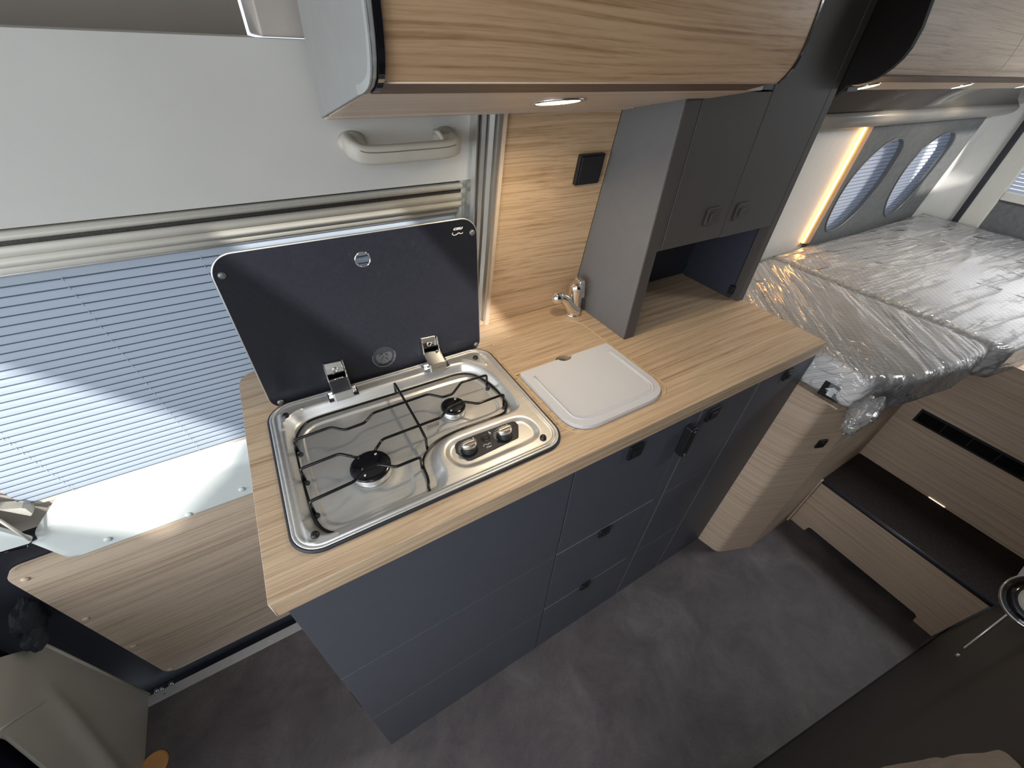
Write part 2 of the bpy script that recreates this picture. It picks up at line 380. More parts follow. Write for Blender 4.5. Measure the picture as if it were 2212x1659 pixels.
# ================================================================== SETTING
struct('floor', MB().box(-1.75, 2.95, -1.5, 0.410, -0.03, 0.0), 'vinyl_floor', 'dark grey-brown mottled vinyl floor of the aisle', 'floor')
roof_holes = [rrect(-0.305, -0.020, -0.90, -0.360, 0.01),  # unseen openings, added and shaped so the sun patches land in place
              [(-1.10, -0.3), (-0.695, -0.3), (-0.70, -1.0), (-0.83, -1.16), (-0.93, -1.24), (-1.07, -1.36)],
              rrect(2.02, 2.34, -0.74, -0.34, 0.03)]
struct('ceiling', plate([(-1.75, -1.5), (2.95, -1.5), (2.95, 0.5), (-1.75, 0.5)], roof_holes, 0.03, lambda a, c, h: (a, c, 1.635+h)), 'shell_grey',
       'light grey roof lining with three unseen openings added to shape the sunlight', 'ceiling')
struct('wall_far', MB().box(-1.75, 2.95, -1.53, -1.50, 0, 1.65), 'shell_grey', 'plain grey wall on the side behind the camera', 'wall')
struct('wall_front', MB().box(-1.75, -1.72, -1.5, 0.5, 0, 0.80).box(-1.75, -1.72, -1.5, 0.5, 1.5, 1.65), 'shell_grey', 'grey cab front wall below and above the windscreen', 'wall')
# side wall behind worktop and in the bedroom (leaning inwards)
def lean_panel(x0, x1, z0, z1, off, th=0.012):
    return MB().prism([WP(x0, z0, off), WP(x1, z0, off), WP(x1, z1, off), WP(x0, z1, off)], (0, th, 0))
ws = setting('wall_left', (0.9, 0.41, 0.0), 'side wall behind the worktop and the tall cupboard', 'wall')
obj('upper_lining', lean_panel(0.486, 1.13, 0.86, 1.62, 0.006, 0.03), 'lining_white', ws)
obj('lower_lining', MB().box(-0.0, 1.20, 0.52, 0.54, 0.0, 0.9), 'shell_grey', ws)
# bedroom side wall
def RW(x, z, off=0.0): return (x, 0.45-0.147*(z-0.85)+off, z)
wb = setting('wall_bed', (2.0, 0.46, 0.7), 'white side wall lining beside the bed', 'wall')
wo = [(1.10, 0.70), (2.80, 0.70), (2.80, 1.62), (1.10, 1.62)]
win_b = [(1.86, 0.84), (2.70, 0.84), (2.70, 1.205), (1.80, 1.205)]
obj('lining', plate(wo, [win_b], 0.012, lambda a, c, h: RW(a, c, 0.012+h)), 'lining_white', wb)
wr = setting('wall_rear', (2.85, -0.4, 0.0), 'rear door lining with cream pillar beside the bed', 'wall')
obj('lower_panel', MB().box(2.80, 2.83, -1.5, 0.226, 0.3, 0.955), 'felt_grey', wr, label='dark grey lower door panel')
obj('pillar', MB().box(2.79, 2.83, 0.226, 0.300, 0.3, 1.62), 'trim_cream', wr, bevel=0.004)
obj('seal', MB().box(2.785, 2.83, 0.300, 0.320, 0.3, 1.62), 'rubber', wr, bevel=0.003, label='black rubber door seal')
obj('corner_lining', MB().box(2.80, 2.83, 0.320, 0.5, 0.3, 1.62), 'lining_white', wr)
obj('window_frame', MB().box(2.79, 2.83, -1.2, 0.226, 0.955, 0.985).box(2.79, 2.83, -1.2, 0.226, 1.30, 1.62), 'trim_cream', wr, bevel=0.003)
bl = thing('pleated_blind', 'closed grey pleated blind in the rear door window at the right picture edge', 'blind', (2.81, -0.3, 0.98))
sl = None
for k in range(23):
    z = 0.987+0.0135*k
    mb = MB().prism([(2.806, -1.1, z), (2.800, -1.1, z+0.0115), (2.801, -1.1, z+0.0115), (2.807, -1.1, z)], (0, 1.326, 0))
    obj('slat', mb, 'blind_fabric_rear', bl)
# opposite side: washroom wall close to the camera on the right
def bw(x): return -0.4828-0.1315*(x-0.7828)
wq = setting('wall_right', (1.2, -0.56, 0.0), 'dark brown washroom wall running along the aisle on the right', 'wall')
obj('panel', MB().prism([(0.30, bw(0.30)-0.001, 0.06), (1.98, bw(1.98)-0.001, 0.06), (1.98, bw(1.98)-0.001, 1.6), (0.30, bw(0.30)-0.001, 1.6)], (0, -0.03, 0)), 'bath_brown', wq)
o = obj('baseboard_right', MB().prism([(0.30, bw(0.30)-0.001, 0), (1.98, bw(1.98)-0.001, 0), (1.98, bw(1.98)-0.001, 0.0595), (0.30, bw(0.30)-0.001, 0.0595)], (0, -0.03, 0)), 'black_skin', wq, label='black plinth along the foot of the wall')

# ------------------------------------------------------------------ sliding door on the left
dr = setting('door_1', (0, 0.47, 0), 'sliding side door seen from inside', 'door')
obj('door_skin', MB().box(-0.62, 0.46, 0.470, 0.50, -0.06, 0.668).box(-1.75, -0.62, 0.42, 0.50, -0.06, 0.70), 'black_skin', dr, label='black lower door skin')
obj('door_skin', plate([(-0.62, 0.66), (0.46, 0.66), (0.46, 1.20), (-0.62, 1.20)], [[(-0.375, 0.732), (0.425, 0.732), (0.425, 1.13), (-0.375, 1.13)]], 0.012,
                       lambda a, c, h: WP(a, c, 0.066+h)), 'door_taupe', dr, label='taupe door skin around the window')
pan = round_corners([(-0.62, 1.203), (0.4145+0.028, 1.2035), (0.4445, 1.3745), (-0.62, 1.3745)], [0, 0.0, 0.0, 0])
obj('door_skin', MB().box(-0.62, 0.43, 0.4862, 0.4940, 0.640, 0.745), 'door_taupe', dr, label='taupe strip of door skin below the window')
obj('upper_panel', plate([(p[0], p[1]) for p in pan], [], 0.012, lambda a, c, h: WP(a, c, 0.026+h)), 'door_panel_grey', dr, bevel=0.003, label='large pale grey textile covered panel')
obj('lower_panel', plate([tuple(p) for p in round_corners([(-0.478, 0.609), (-0.4705, 0.018), (0.40, 0.022), (0.40, 0.622), (-0.30, 0.612)], [0.03, 0.035, 0.01, 0.01, 0])], [], 0.011,
                         lambda a, c, h: (a, 0.4625+h, c)), 'oak_grey', dr, bevel=0.001, label='pale oak lower panel with plastic screw caps')
for (x, z) in ((-0.4599, 0.5776), (-0.4624, 0.3935), (-0.4585, 0.2182), (-0.459, 0.0385)):
    obj('screw_cap', MB().lathe((x, 0.457, z), [(0.006, 0), (0.0058, 0.002), (0.004, 0.0034), (0.001, 0.0036)], 14, (0, -1, 0)), 'oak_edge', dr)
# white bent sheet over the window sill
sh = MB(); nx = 60
prof = [(0.4525, 0.5905), (0.4525, 0.5925), (0.4525, 0.600), (0.4525, 0.612), (0.4525, 0.6655), (0.4525, 0.6680), (0.4525, 0.6780), (0.4527, 0.6810), (0.4533, 0.6840), (0.4545, 0.6870), (0.4560, 0.6895), (0.4585, 0.6925), (0.4605, 0.6948), (0.4820, 0.7205), (0.4845, 0.7235)]
lefts = [-0.372, -0.380, -0.387, -0.391, -0.4035, -0.3935, -0.3905, -0.3900, -0.3890, -0.3875, -0.3855, -0.3820, -0.3795, -0.3480, -0.345]
NR_ = len(prof)
vs = [(lefts[j]+(0.36-lefts[j])*(i/nx), prof[j][0]+(0.003 if bk else 0), prof[j][1]) for bk in (0, 1) for i in range(nx+1) for j in range(NR_)]
fs = []; N = (nx+1)*NR_
for i in range(nx):
    for j in range(NR_-1):
        q = (i*NR_+j, i*NR_+j+1, (i+1)*NR_+j+1, (i+1)*NR_+j); fs += [q, tuple(k+N for k in q)]
sh.add(vs, fs, True)
fs = []
for i in range(nx): fs += [(i*NR_, (i+1)*NR_, (i+1)*NR_+N, i*NR_+N), (i*NR_+NR_-1, (i+1)*NR_+NR_-1, (i+1)*NR_+NR_-1+N, i*NR_+NR_-1+N)]
for j in range(NR_-1): fs += [(j, j+1, j+1+N, j+N)]
sh.add(vs, fs, False)
o = obj('sill_cover', sh, 'white_sheet', dr, label='glossy white bent plastic sheet below the window')
for (x, z) in ((-0.1952, 0.5965), (-0.323, 0.609), (-0.0909, 0.614)):
    obj('screw_cap', MB().lathe((x, 0.4523, z), [(0.006, 0), (0.0058, 0.002), (0.004, 0.0034), (0.001, 0.0036)], 14, (0, -1, 0)), 'white_sheet', dr)
# window 1: cassette rails above, frame
wn = setting('window_1', (0, 0.42, 0.75), 'window of the sliding door with cream cassette rails', 'window')
def rail(z0, z1, off, mat, name, bul=0.0, x0=-0.62, x1=0.4288, lab=None):
    n = 8; prof = []
    for k in range(n+1):
        t = k/n; z = z0+(z1-z0)*t; prof.append((wy(z, off)-bul*math.sin(PI*t), z))
    prof += [(wy(z1, off)+0.03, z1), (wy(z0, off)+0.03, z0)]
    obj(name, MB().strip(prof, x0, x1, close=True), mat, wn, label=lab)
rail(1.196, 1.2035, 0.040, 'trim_brown', 'shadow_gap', lab='brown shadow gap strip')
rail(1.1875, 1.1965, 0.030, 'trim_cream', 'rail', 0.004)
rail(1.1800, 1.1885, 0.036, 'brush_dark', 'brush_seal', 0.002, lab='dark brush seal')
rail(1.1680, 1.1800, 0.032, 'trim_cream', 'rail', 0.003)
rail(1.1555, 1.1680, 0.034, 'trim_cream', 'rail', 0.005)
rail(1.1440, 1.1555, 0.043, 'trim_cream', 'rail', 0.002)
rail(1.1395, 1.1440, 0.047, 'alu_matt', 'rail', 0.001)
obj('side_frame', MB().prism([WP(0.4288, 0.76, 0.034), WP(0.4445, 0.76, 0.034), WP(0.4445, 1.2035, 0.034), WP(0.4288, 1.2035, 0.034)], (0, 0.02, 0)), 'trim_cream', wn, bevel=0.002)
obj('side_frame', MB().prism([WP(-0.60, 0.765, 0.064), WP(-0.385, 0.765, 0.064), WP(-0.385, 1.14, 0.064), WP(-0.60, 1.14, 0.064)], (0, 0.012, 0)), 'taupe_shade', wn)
obj('bottom_frame', MB().prism([WP(-0.385, 0.7225, 0.050), WP(0.43, 0.7225, 0.050), WP(0.43, 0.7345, 0.050), WP(-0.385, 0.7345, 0.050)], (0, 0.012, 0)), 'trim_cream', wn, bevel=0.002)
obj('corner_bracket', MB().prism([(-0.400, 0.462, 0.7545), (-0.378, 0.462, 0.7180), (-0.372, 0.462, 0.7235), (-0.371, 0.462, 0.735), (-0.377, 0.462, 0.742)], (0, 0.018, 0)), 'trim_cream', wn, bevel=0.0008)
# pleated blind
bl = thing('pleated_blind', 'large closed pale blue-grey pleated blind behind the open hob lid', 'blind', (0.02, 0.45, 0.75))
NP = 31; ZB = 0.7350; pitch = (1.1395-ZB)/NP
src = None
for k in range(NP):
    z0 = ZB+k*pitch
    y0, y1 = wy(z0, 0.048), wy(z0+pitch*1.0, 0.0525)
    prof = [(y0+0.0022, z0-0.0006), (y0-0.0002, z0), (y0, z0+0.0017), (wy(z0+pitch*0.5, 0.0490), z0+pitch*0.5), (y1, z0+pitch*0.96), (y1+0.0007, z0+pitch*0.96), (y0+0.0028, z0-0.0006)]
    if src is None: src = obj('slat', MB().strip(prof, -0.382, 0.427, close=True, smooth=False), 'blind_fabric', bl); ry, rz = y0, z0; lz = z0-OFF[bl.name].z+0.0011; shadow_lip(src, 'blind_shadow_line', lambda c: c.z < lz)
    else:
        c = src.copy(); COL.objects.link(c); c.location = (0, y0-ry, z0-rz); OFF[c.name] = OFF[src.name]
for x in (-0.3140, -0.1210, 0.030, 0.1765, 0.3590):
    mb = MB()
    for k in range(NP):
        z = ZB+(k+0.02)*pitch; y = wy(z, 0.0482)
        mb.tube([(x, y-0.0010, z+0.0030), (x+0.0006, y-0.0024, z), (x+0.0014, y-0.0016, z-0.0022)], 0.0005, 4)
    obj('cord', mb, 'alu_matt', bl)
# vertical aluminium guide between door and backsplash
tr = setting('trim_1', (0.46, 0.36, 0.9), 'grooved aluminium door post profile beside the backsplash', 'trim')
xs = [(0.4345, 0.004), (0.4375, -0.004), (0.4400, -0.004), (0.4410, 0.006), (0.4425, 0.006), (0.4440, -0.006), (0.4500, -0.008), (0.4515, -0.001), (0.4530, -0.001), (0.4545, -0.010),
      (0.4610, -0.013), (0.4635, -0.004), (0.4665, -0.004), (0.4690, -0.012), (0.4745, -0.011), (0.4760, 0.010)]
def post(a, bz0, bz1):
    mb = MB(); vs = []
    for z in (bz0, bz1):
        vs += [WP(x, z, o_+0.004) for x, o_ in a]+[WP(a[-1][0], z, 0.03), WP(a[0][0], z, 0.03)]
    n = len(vs)//2; return mb.add(vs, [(i, (i+1) % n, n+(i+1) % n, n+i) for i in range(n)]+[tuple(range(n)), tuple(range(n, 2*n))])
obj('profile', post(xs, 0.915, 1.60), 'aluminium', tr)
obj('edge_strip', post([(0.4770, -0.006), (0.4785, -0.009), (0.4850, -0.009), (0.4852, 0.0)], 0.900, 1.60), 'oak_edge', tr, label='pale edge strip')
obj('gap', post([(0.4755, 0.006), (0.4775, 0.006)], 0.905, 1.60), 'black_skin', tr)
obj('foot_block', MB().box(0.4345, 0.4765, 0.408, 0.45, 0.80, 0.915), 'oak', tr)
# recess above the door panel
rc = setting('trim_2', (0, 0.40, 1.375), 'taupe recess above the door panel', 'trim')
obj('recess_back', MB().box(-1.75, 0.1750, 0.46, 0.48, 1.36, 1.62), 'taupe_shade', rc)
obj('recess_side', MB().prism([(0.1790, wy(1.375, 0.012), 1.3755), (0.1790, 0.47, 1.3755), (0.1790, 0.47, 1.62), (0.1790, wy(1.62, 0.012), 1.62)], (0.29, 0, 0)), 'recess_warm', rc, bevel=0.003)
obj('recess_floor', MB().box(-0.62, 0.175, wy(1.375, 0.03), 0.47, 1.362, 1.3745), 'lining_white', rc)
# sill strip
sl_ = setting('trim_3', (-0.2, 0.42, 0), 'aluminium sill strip along the door step', 'trim')
obj('strip', MB().box(-0.53, 0.02, 0.4055, 0.4320, -0.02, 0.0022), 'alu_matt', sl_, bevel=0.0006)
for x in (-0.485, -0.33, -0.23):
    obj('screw', MB().lathe((x, 0.418, 0.0015), [(0.003, 0), (0.0025, 0.0012)], 10), 'chrome', sl_)
for (x, y) in ((-0.508, 0.441), (-0.497, 0.4395), (-0.475, 0.441)):
    obj('bolt', MB().lathe((x, y, -0.012), [(0.006, 0), (0.006, 0.006), (0.0035, 0.010)], 12), 'chrome', sl_)
obj('step_well', MB().box(-0.62, 0.3, 0.432, 0.4695, -0.06, -0.045), 'black_skin', sl_)

# ================================================================== KITCHEN BLOCK
# sink geometry in plan
HX0, HX1, HY0, HY1 = 0.0372, 0.4312, 0.0372, 0.3235
wt = thing('worktop', 'light oak kitchen worktop with thick front edge', 'worktop', (0.5, 0.2, 0.867))
sink_out = [tuple(p) for p in smooth_poly([(0.4425, 0.2295), (0.4435, 0.2700), (0.4440, 0.3050), (0.4520, 0.3240), (0.4720, 0.3340), (0.52, 0.3400), (0.60, 0.3445), (0.6380, 0.3390), (0.6660, 0.3250), (0.6760, 0.3000),
                                            (0.6780, 0.2600), (0.6790, 0.2300), (0.6812, 0.17), (0.6825, 0.1144), (0.6840, 0.0883), (0.6825, 0.0652), (0.6691, 0.0474), (0.649, 0.0414), (0.56, 0.0385), (0.4720, 0.0385), (0.4552, 0.0480),
                                            (0.4457, 0.0682), (0.4445, 0.1214), (0.4453, 0.2045)], 4)]
wout = [tuple(p) for p in round_corners([(0, 0), (1.1212, 0), (1.1212, 0.4035), (0.4765, 0.4035), (0.4765, 0.412), (0.4350, 0.432), (0.0, 0.452)], [0, 0, 0, 0, 0, 0.01, 0.035])]
hob_cut = rrect(HX0+0.006, HX1-0.006, HY0+0.006, HY1-0.006, 0.03)
hole_c = (0.5568, 0.2200)
hole = [(hole_c[0]+0.0165*math.cos(a*PI/16), hole_c[1]+0.0125*math.sin(a*PI/16)) for a in range(32)]
obj('slab', plate(wout, [hob_cut, sink_out], 0.033, lambda a, c, h: (a, c, 0.8835+h)), 'oak', wt, bevel=0.0012)
ring = [tuple(p) for p in wout]
obj('edge_band', MB().tube([(0.0008, y, 0.8985) for y in (0.001, 0.41)], 0.0012, 6).tube([(0.0008, 0.0008, z) for z in (0.868, 0.8995)], 0.0012, 6).tube([(x, 0.0008, 0.8988) for x in (0.0, 1.121)], 0.0010, 6), 'oak_edge', wt)
# flush sink cover in the same veneer with a gold joint
def scale_loop(L, d):
    cx = sum(p[0] for p in L)/len(L); cy = sum(p[1] for p in L)/len(L); out = []
    for p in L:
        v = Vector((p[0]-cx, p[1]-cy)); out.append((p[0]-v.x/v.length*d, p[1]-v.y/v.length*d))
    return out
skc = thing('sink_cover', 'flush oak sink cover with thin golden joint and finger hole', 'sink cover', (0.56, 0.19, 0.88))
inn = scale_loop(sink_out, 0.0024)
back = [p for p in inn]
def clip(L, ycut, keep_above):
    out = []
    for i in range(len(L)):
        a, c = L[i], L[(i+1) % len(L)]
        ia, ic = (a[1] > ycut) == keep_above, (c[1] > ycut) == keep_above
        if ia: out.append(a)
        if ia != ic:
            t = (ycut-a[1])/(c[1]-a[1]); out.append((a[0]+(c[0]-a[0])*t, ycut))
    return out
bk = clip(inn, 0.2175, True)
hb = [(hole_c[0]+0.0165*math.cos(a), hole_c[1]+0.0130*math.sin(a)) for a in [math.acos(max(-1, min(1, x/8))) for x in range(-8, 9)]]
# rear leaf with a half-round finger notch in its front edge
def leaf(L, ycut, above):
    i0 = [i for i, p in enumerate(L) if abs(p[1]-ycut) < 1e-9]
    a, c = i0[0], i0[1]
    seq = L[c:]+L[:a+1] if (c-a) == 1 or True else L
    return seq
lo_x = min(p[0] for p in bk if abs(p[1]-0.2175) < 1e-9); hi_x = max(p[0] for p in bk if abs(p[1]-0.2175) < 1e-9)
body = [p for p in bk if p[1] > 0.2176]
cx0 = sum(p[0] for p in body)/len(body); cy0 = sum(p[1] for p in body)/len(body)
body.sort(key=lambda p: math.atan2(p[1]-0.2176, p[0]-cx0))
notch = [(hole_c[0]+0.0165*math.cos(PI-t*PI/12), 0.2175+0.0120*math.sin(PI-t*PI/12)) for t in range(13)]
obj('rear_leaf', plate([(hi_x, 0.2175)]+body+[(lo_x, 0.2175)]+notch, [], 0.016, lambda a, c, h: (a, c, 0.8919+h)), 'oak', skc)
body2 = [p for p in clip(inn, 0.2150, False) if p[1] < 0.2149]; body2.sort(key=lambda p: math.atan2(p[1]-0.2149, p[0]-cx0))
notch2 = [(hole_c[0]+0.0165*math.cos(t*PI/12), 0.2150-0.0110*math.sin(t*PI/12)) for t in range(13)]
obj('front_leaf', plate([(lo_x, 0.2150)]+body2+[(hi_x, 0.2150)]+notch2, [], 0.016, lambda a, c, h: (a, c, 0.8919+h)), 'oak', skc)
obj('joint', MB().tube([(p[0], p[1], 0.8992) for p in scale_loop(sink_out, 0.0015)], 0.0013, 6, closed=True), 'gold_line', skc, label='thin golden joint')
bs = MB(); NB = 40
vs = [(hole_c[0]+0.0168*math.cos(a*2*PI/NB), 0.2165+0.0125*math.sin(a*2*PI/NB), z) for z in (0.8988, 0.8885) for a in range(NB)]
bs.add(vs, [(a, (a+1) % NB, NB+(a+1) % NB, NB+a) for a in range(NB)], True)
obj('hole_rim', bs, 'rim_cream', skc, label='cream rim of the finger hole')
obj('sink_bowl', plate([(p[0], p[1]) for p in scale_loop(sink_out, -0.0005)], [], 0.003, lambda a, c, h: (a, c, 0.862+h)), 'sink_shade', skc)  # shallow plate, the darkness inside the bowl put into its colour
# cutting board
cb = thing('cutting_board', 'white plastic cutting board with juice groove lying on the sink cover', 'cutting board', (0.556, 0.12, 0.9))
bo = [tuple(p) for p in round_corners([(0.4505, 0.2115), (0.4538, 0.0385), (0.6685, 0.0385), (0.6655, 0.2135)][::1], [0.006, 0.052, 0.052, 0.006], 10)]
# finger notch in the rear edge
nt_ = [(hole_c[0]+0.0160*math.cos(-t*PI/12), 0.2130-0.0110*math.sin(t*PI/12)) for t in range(13)]
bo2 = bo+nt_
obj('board', plate(bo2, [], 0.0080, lambda a, c, h: (a, c, 0.9044+h)), 'board_white', cb, bevel=0.0022, seg=3)
gr = [(0.4680, 0.190), (0.4690, 0.085), (0.4730, 0.066), (0.487, 0.056), (0.51, 0.0535), (0.62, 0.0535), (0.640, 0.0570), (0.6500, 0.068), (0.6530, 0.085), (0.6515, 0.190)]
obj('juice_groove', MB().tube([(p.x, p.y, 0.9086) for p in smooth_poly([(a, c, 0) for a, c in gr], 6, False)], 0.0016, 6), 'board_white', cb)
obj('juice_groove', MB().tube([(p.x, p.y, 0.9084) for p in smooth_poly([(0.560+(a-0.560)*0.965, 0.190+(c-0.190)*0.96, 0) for a, c in gr], 6, False)], 0.0010, 6), 'board_white', cb)

# ---------------- base cabinets
FY = 0.0143
def front(name, x0, x1, z0, z1, parent, lab=None, band=False):
    o = obj(name, MB().box(x0, x1, FY, FY+0.014, z0, z1), 'anthracite', parent, bevel=0.0008, label=lab)
    if band: obj('edge_band', MB().box(x0, x1, FY+0.0002, FY+0.0040, z1-0.0002, z1+0.0016), 'anthracite_edge', parent, label='pale upper edge')
    return o
def latch(parent, cx, cz, wd=0.034, hd=0.034, fy=FY, mat='black_plastic'):
    h = obj('latch', MB().prism([(p[0], fy-0.006, p[1]) for p in rrect(cx-wd/2, cx+wd/2, cz-hd/2, cz+hd/2, 0.003, 3)], (0, 0.006, 0)), mat, parent, bevel=0.001)
    OFF[h.name] = OFF[parent.name]
    obj('latch_button', MB().prism([(p[0], fy-0.0085, p[1]) for p in rrect(cx-wd*0.27, cx+wd*0.27, cz-hd*0.30, cz+hd*0.20, 0.002, 3)], (0, 0.003, 0)), mat, h, bevel=0.0008)
    return h
hc = thing('hob_cabinet', 'dark grey base cabinet with three plain handleless panels under the hob', 'cabinet', (0.22, 0.2, 0))
obj('carcass', MB().box(0.0062, 0.4425, FY+0.0135, 0.405, 0.0, 0.8665), 'anthracite', hc)
front('front_panel', 0.0058, 0.4418, 0.5610, 0.8665, hc); front('front_panel', 0.0058, 0.4418, 0.2776, 0.5592, hc); front('front_panel', 0.0058, 0.4418, 0.0, 0.2760, hc)
obj('side_clip', MB().box(0.0020, 0.0062, 0.020, 0.045, 0.36, 0.47), 'black_plastic', hc, bevel=0.001, label='black plastic clip on the left flank')
dc = thing('drawer_cabinet', 'dark grey base cabinet with one flap above two drawers beneath the sink', 'cabinet', (0.59, 0.2, 0))
obj('carcass', MB().box(0.4440, 0.7600, FY+0.0135, 0.400, 0.0, 0.861), 'anthracite', dc)
f = front('door', 0.4452, 0.7255, 0.5625, 0.8665, dc); latch(f, 0.5835, 0.8190)
f = front('drawer', 0.4452, 0.7255, 0.2795, 0.5585, dc, band=True); latch(f, 0.5765, 0.5465, 0.032, 0.026)
f = front('drawer', 0.4452, 0.7255, 0.0, 0.2755, dc, band=True); latch(f, 0.5745, 0.2770, 0.032, 0.026)
front('stile', 0.7272, 0.7585, 0.0, 0.8665, dc)
ph = obj('pull_handle', MB().prism([(p[0], -0.004, p[1]) for p in rrect(0.7205, 0.7405, 0.735, 0.817, 0.006, 4)], (0, 0.0185, 0)), 'black_plastic', dc, bevel=0.003, label='tall black pull handle')
OFF[ph.name] = OFF[dc.name]
for z in (0.742, 0.810): obj('handle_pin', MB().lathe((0.7305, -0.004, z), [(0.003, 0), (0.0025, 0.0015)], 10, (0, -1, 0)), 'mark_grey', ph)
pc = thing('door_cabinet', 'narrow dark grey base cabinet with square latch right of the pull handle', 'cabinet', (0.85, 0.2, 0))
obj('carcass', MB().box(0.7605, 0.9445, FY+0.0135, 0.400, 0.0, 0.8665), 'anthracite', pc)
f = front('door', 0.7605, 0.9432, 0.5622, 0.8665, pc); latch(f, 0.7990, 0.8155)
front('front_panel', 0.7605, 0.9432, 0.2740, 0.5600, pc); front('front_panel', 0.7605, 0.9432, 0.0, 0.2722, pc)
obj('edge_band', MB().box(0.7590, 0.7603, FY-0.0002, FY+0.006, 0, 0.8665), 'anthracite_edge', pc)
ec = thing('end_cabinet', 'dark grey base cabinet at the bed end with a small latch near its top', 'cabinet', (1.05, 0.2, 0))
obj('carcass', MB().box(0.9455, 1.1600, FY+0.0135, 0.400, 0.0, 0.8665), 'anthracite', ec)
f = front('door', 0.9455, 1.1610, 0.0, 0.8665, ec); latch(f, 1.0565, 0.8225, 0.025, 0.030)
obj('edge_band', MB().box(0.9436, 0.9450, FY-0.0002, FY+0.006, 0, 0.8665), 'anthracite_edge', ec)

# ---------------- hob
hob = thing('gas_hob', 'stainless steel two-burner gas hob with black glass lid open', 'hob', (0.234, 0.18, 0.9))
import numpy as np
def sd_poly(P, X, Y):
    P = np.array([(p[0], p[1]) for p in P]); d = np.full(X.shape, 1e9); ins = np.zeros(X.shape, bool)
    for i in range(len(P)):
        a, c = P[i-1], P[i]; e = c-a; wx, wy_ = X-a[0], Y-a[1]; t = np.clip((wx*e[0]+wy_*e[1])/(e@e), 0, 1)
        d = np.minimum(d, (wx-e[0]*t)**2+(wy_-e[1]*t)**2)
        c1 = (a[1] > Y) != (c[1] > Y)
        with np.errstate(divide='ignore', invalid='ignore'):
            xi = a[0]+(Y-a[1])/(c[1]-a[1] if c[1] != a[1] else 1e-12)*(c[0]-a[0])
        ins ^= c1 & (X < xi)
    d = np.sqrt(d); return np.where(ins, -d, d)
def sst(a, c, x):
    t = np.clip((x-a)/(c-a), 0, 1); return t*t*(3-2*t)
outer = rrect(HX0, HX1, HY0, HY1, 0.034, 10)
B_ = smooth_poly([(0.0510, 0.262), (0.0560, 0.282), (0.0720, 0.2965), (0.098, 0.3010), (0.1541, 0.3010), (0.2538, 0.3000), (0.350, 0.2985), (0.380, 0.2900), (0.400, 0.2640), (0.4090, 0.23), (0.4110, 0.19),
                  (0.4105, 0.1530), (0.4050, 0.1370), (0.3870, 0.1305), (0.3350, 0.1320), (0.2850, 0.1310), (0.2580, 0.1200), (0.2460, 0.1020), (0.2430, 0.085), (0.2425, 0.070), (0.2340, 0.0530), (0.215, 0.0475), (0.10, 0.0475), (0.068, 0.0520),
                  (0.0545, 0.0680), (0.0505, 0.090), (0.0500, 0.17)], 5)
I_ = smooth_poly([(0.0735, 0.235), (0.0765, 0.256), (0.0902, 0.2685), (0.1156, 0.2725), (0.2416, 0.2712), (0.3512, 0.2690), (0.3760, 0.2600), (0.3845, 0.2403), (0.3860, 0.20), (0.3830, 0.1700), (0.3647, 0.1590), (0.30, 0.1600), (0.2641, 0.1600),
                  (0.231, 0.1514), (0.2112, 0.1357), (0.2018, 0.1159), (0.1985, 0.0903), (0.1920, 0.0725), (0.175, 0.0665), (0.12, 0.0665), (0.0953, 0.0680), (0.0780, 0.0786), (0.0735, 0.1015), (0.0730, 0.17)], 5)
C_ = smooth_poly([(0.2515, 0.0900), (0.2540, 0.1060), (0.2650, 0.1190), (0.2850, 0.1235), (0.3400, 0.1225), (0.3866, 0.1200), (0.4034, 0.1088), (0.4090, 0.0880), (0.4038, 0.0685), (0.3849, 0.0590), (0.3300, 0.0575), (0.2800, 0.0585), (0.2605, 0.0688)], 5)
step = 0.0016; NX = int((HX1-HX0)/step)+1; NY = int((HY1-HY0)/step)+1
gx = np.linspace(HX0, HX1, NX); gy = np.linspace(HY0, HY1, NY); X, Y = np.meshgrid(gx, gy)
so, sb, si, sc_ = sd_poly(outer, X, Y), sd_poly(B_, X, Y), sd_poly(I_, X, Y), sd_poly(C_, X, Y)
Z = 0.9012+0.0052*sst(0, -0.0035, so)-0.0016*sst(-0.0055, -0.0085, so)
Z += -0.0160*sst(0.001, -0.016, sb)-0.0030*sst(0.0015, -0.0030, si)-0.0052*sst(0.0005, -0.011, sc_)
for (cx_, cy_, sx_, sy_) in ((0.0600, 0.2930, 1, -1), (0.0610, 0.0560, 1, 1), (0.4010, 0.2940, -1, -1)):
    tri = round_corners([(cx_-0.010*sx_, cy_-0.010*sy_), (cx_+0.030*sx_, cy_-0.012*sy_), (cx_-0.012*sx_, cy_+0.034*sy_)], 0.004)
    Z += 0.0016*(sst(0.001, -0.001, sd_poly(tri, X, Y))*(sb > -0.002))
for (bx, by, br) in ((0.1505, 0.1330, 0.030), (0.3070, 0.1930, 0.022)):
    rr_ = np.hypot(X-bx, Y-by); Z += 0.0016*sst(br+0.018, br, rr_)
keep = so <= 0.0006
mb = MB(); idx = -np.ones(X.shape, int); vl = []
for j in range(NY):
    for i in range(NX):
        if keep[j, i]: idx[j, i] = len(vl); vl.append((float(X[j, i]), float(Y[j, i]), float(Z[j, i])))
fl = []
for j in range(NY-1):
    for i in range(NX-1):
        q = (idx[j, i], idx[j, i+1], idx[j+1, i+1], idx[j+1, i])
        if min(q) >= 0: fl.append(tuple(int(a) for a in q))
mb.add(vl, fl, True); tray = obj('tray', mb, 'steel', hob)
obj('rim', MB().tube([(p[0], p[1], 0.9035) for p in rrect(HX0, HX1, HY0, HY1, 0.034, 10)], 0.0026, 8, closed=True), 'steel', hob)
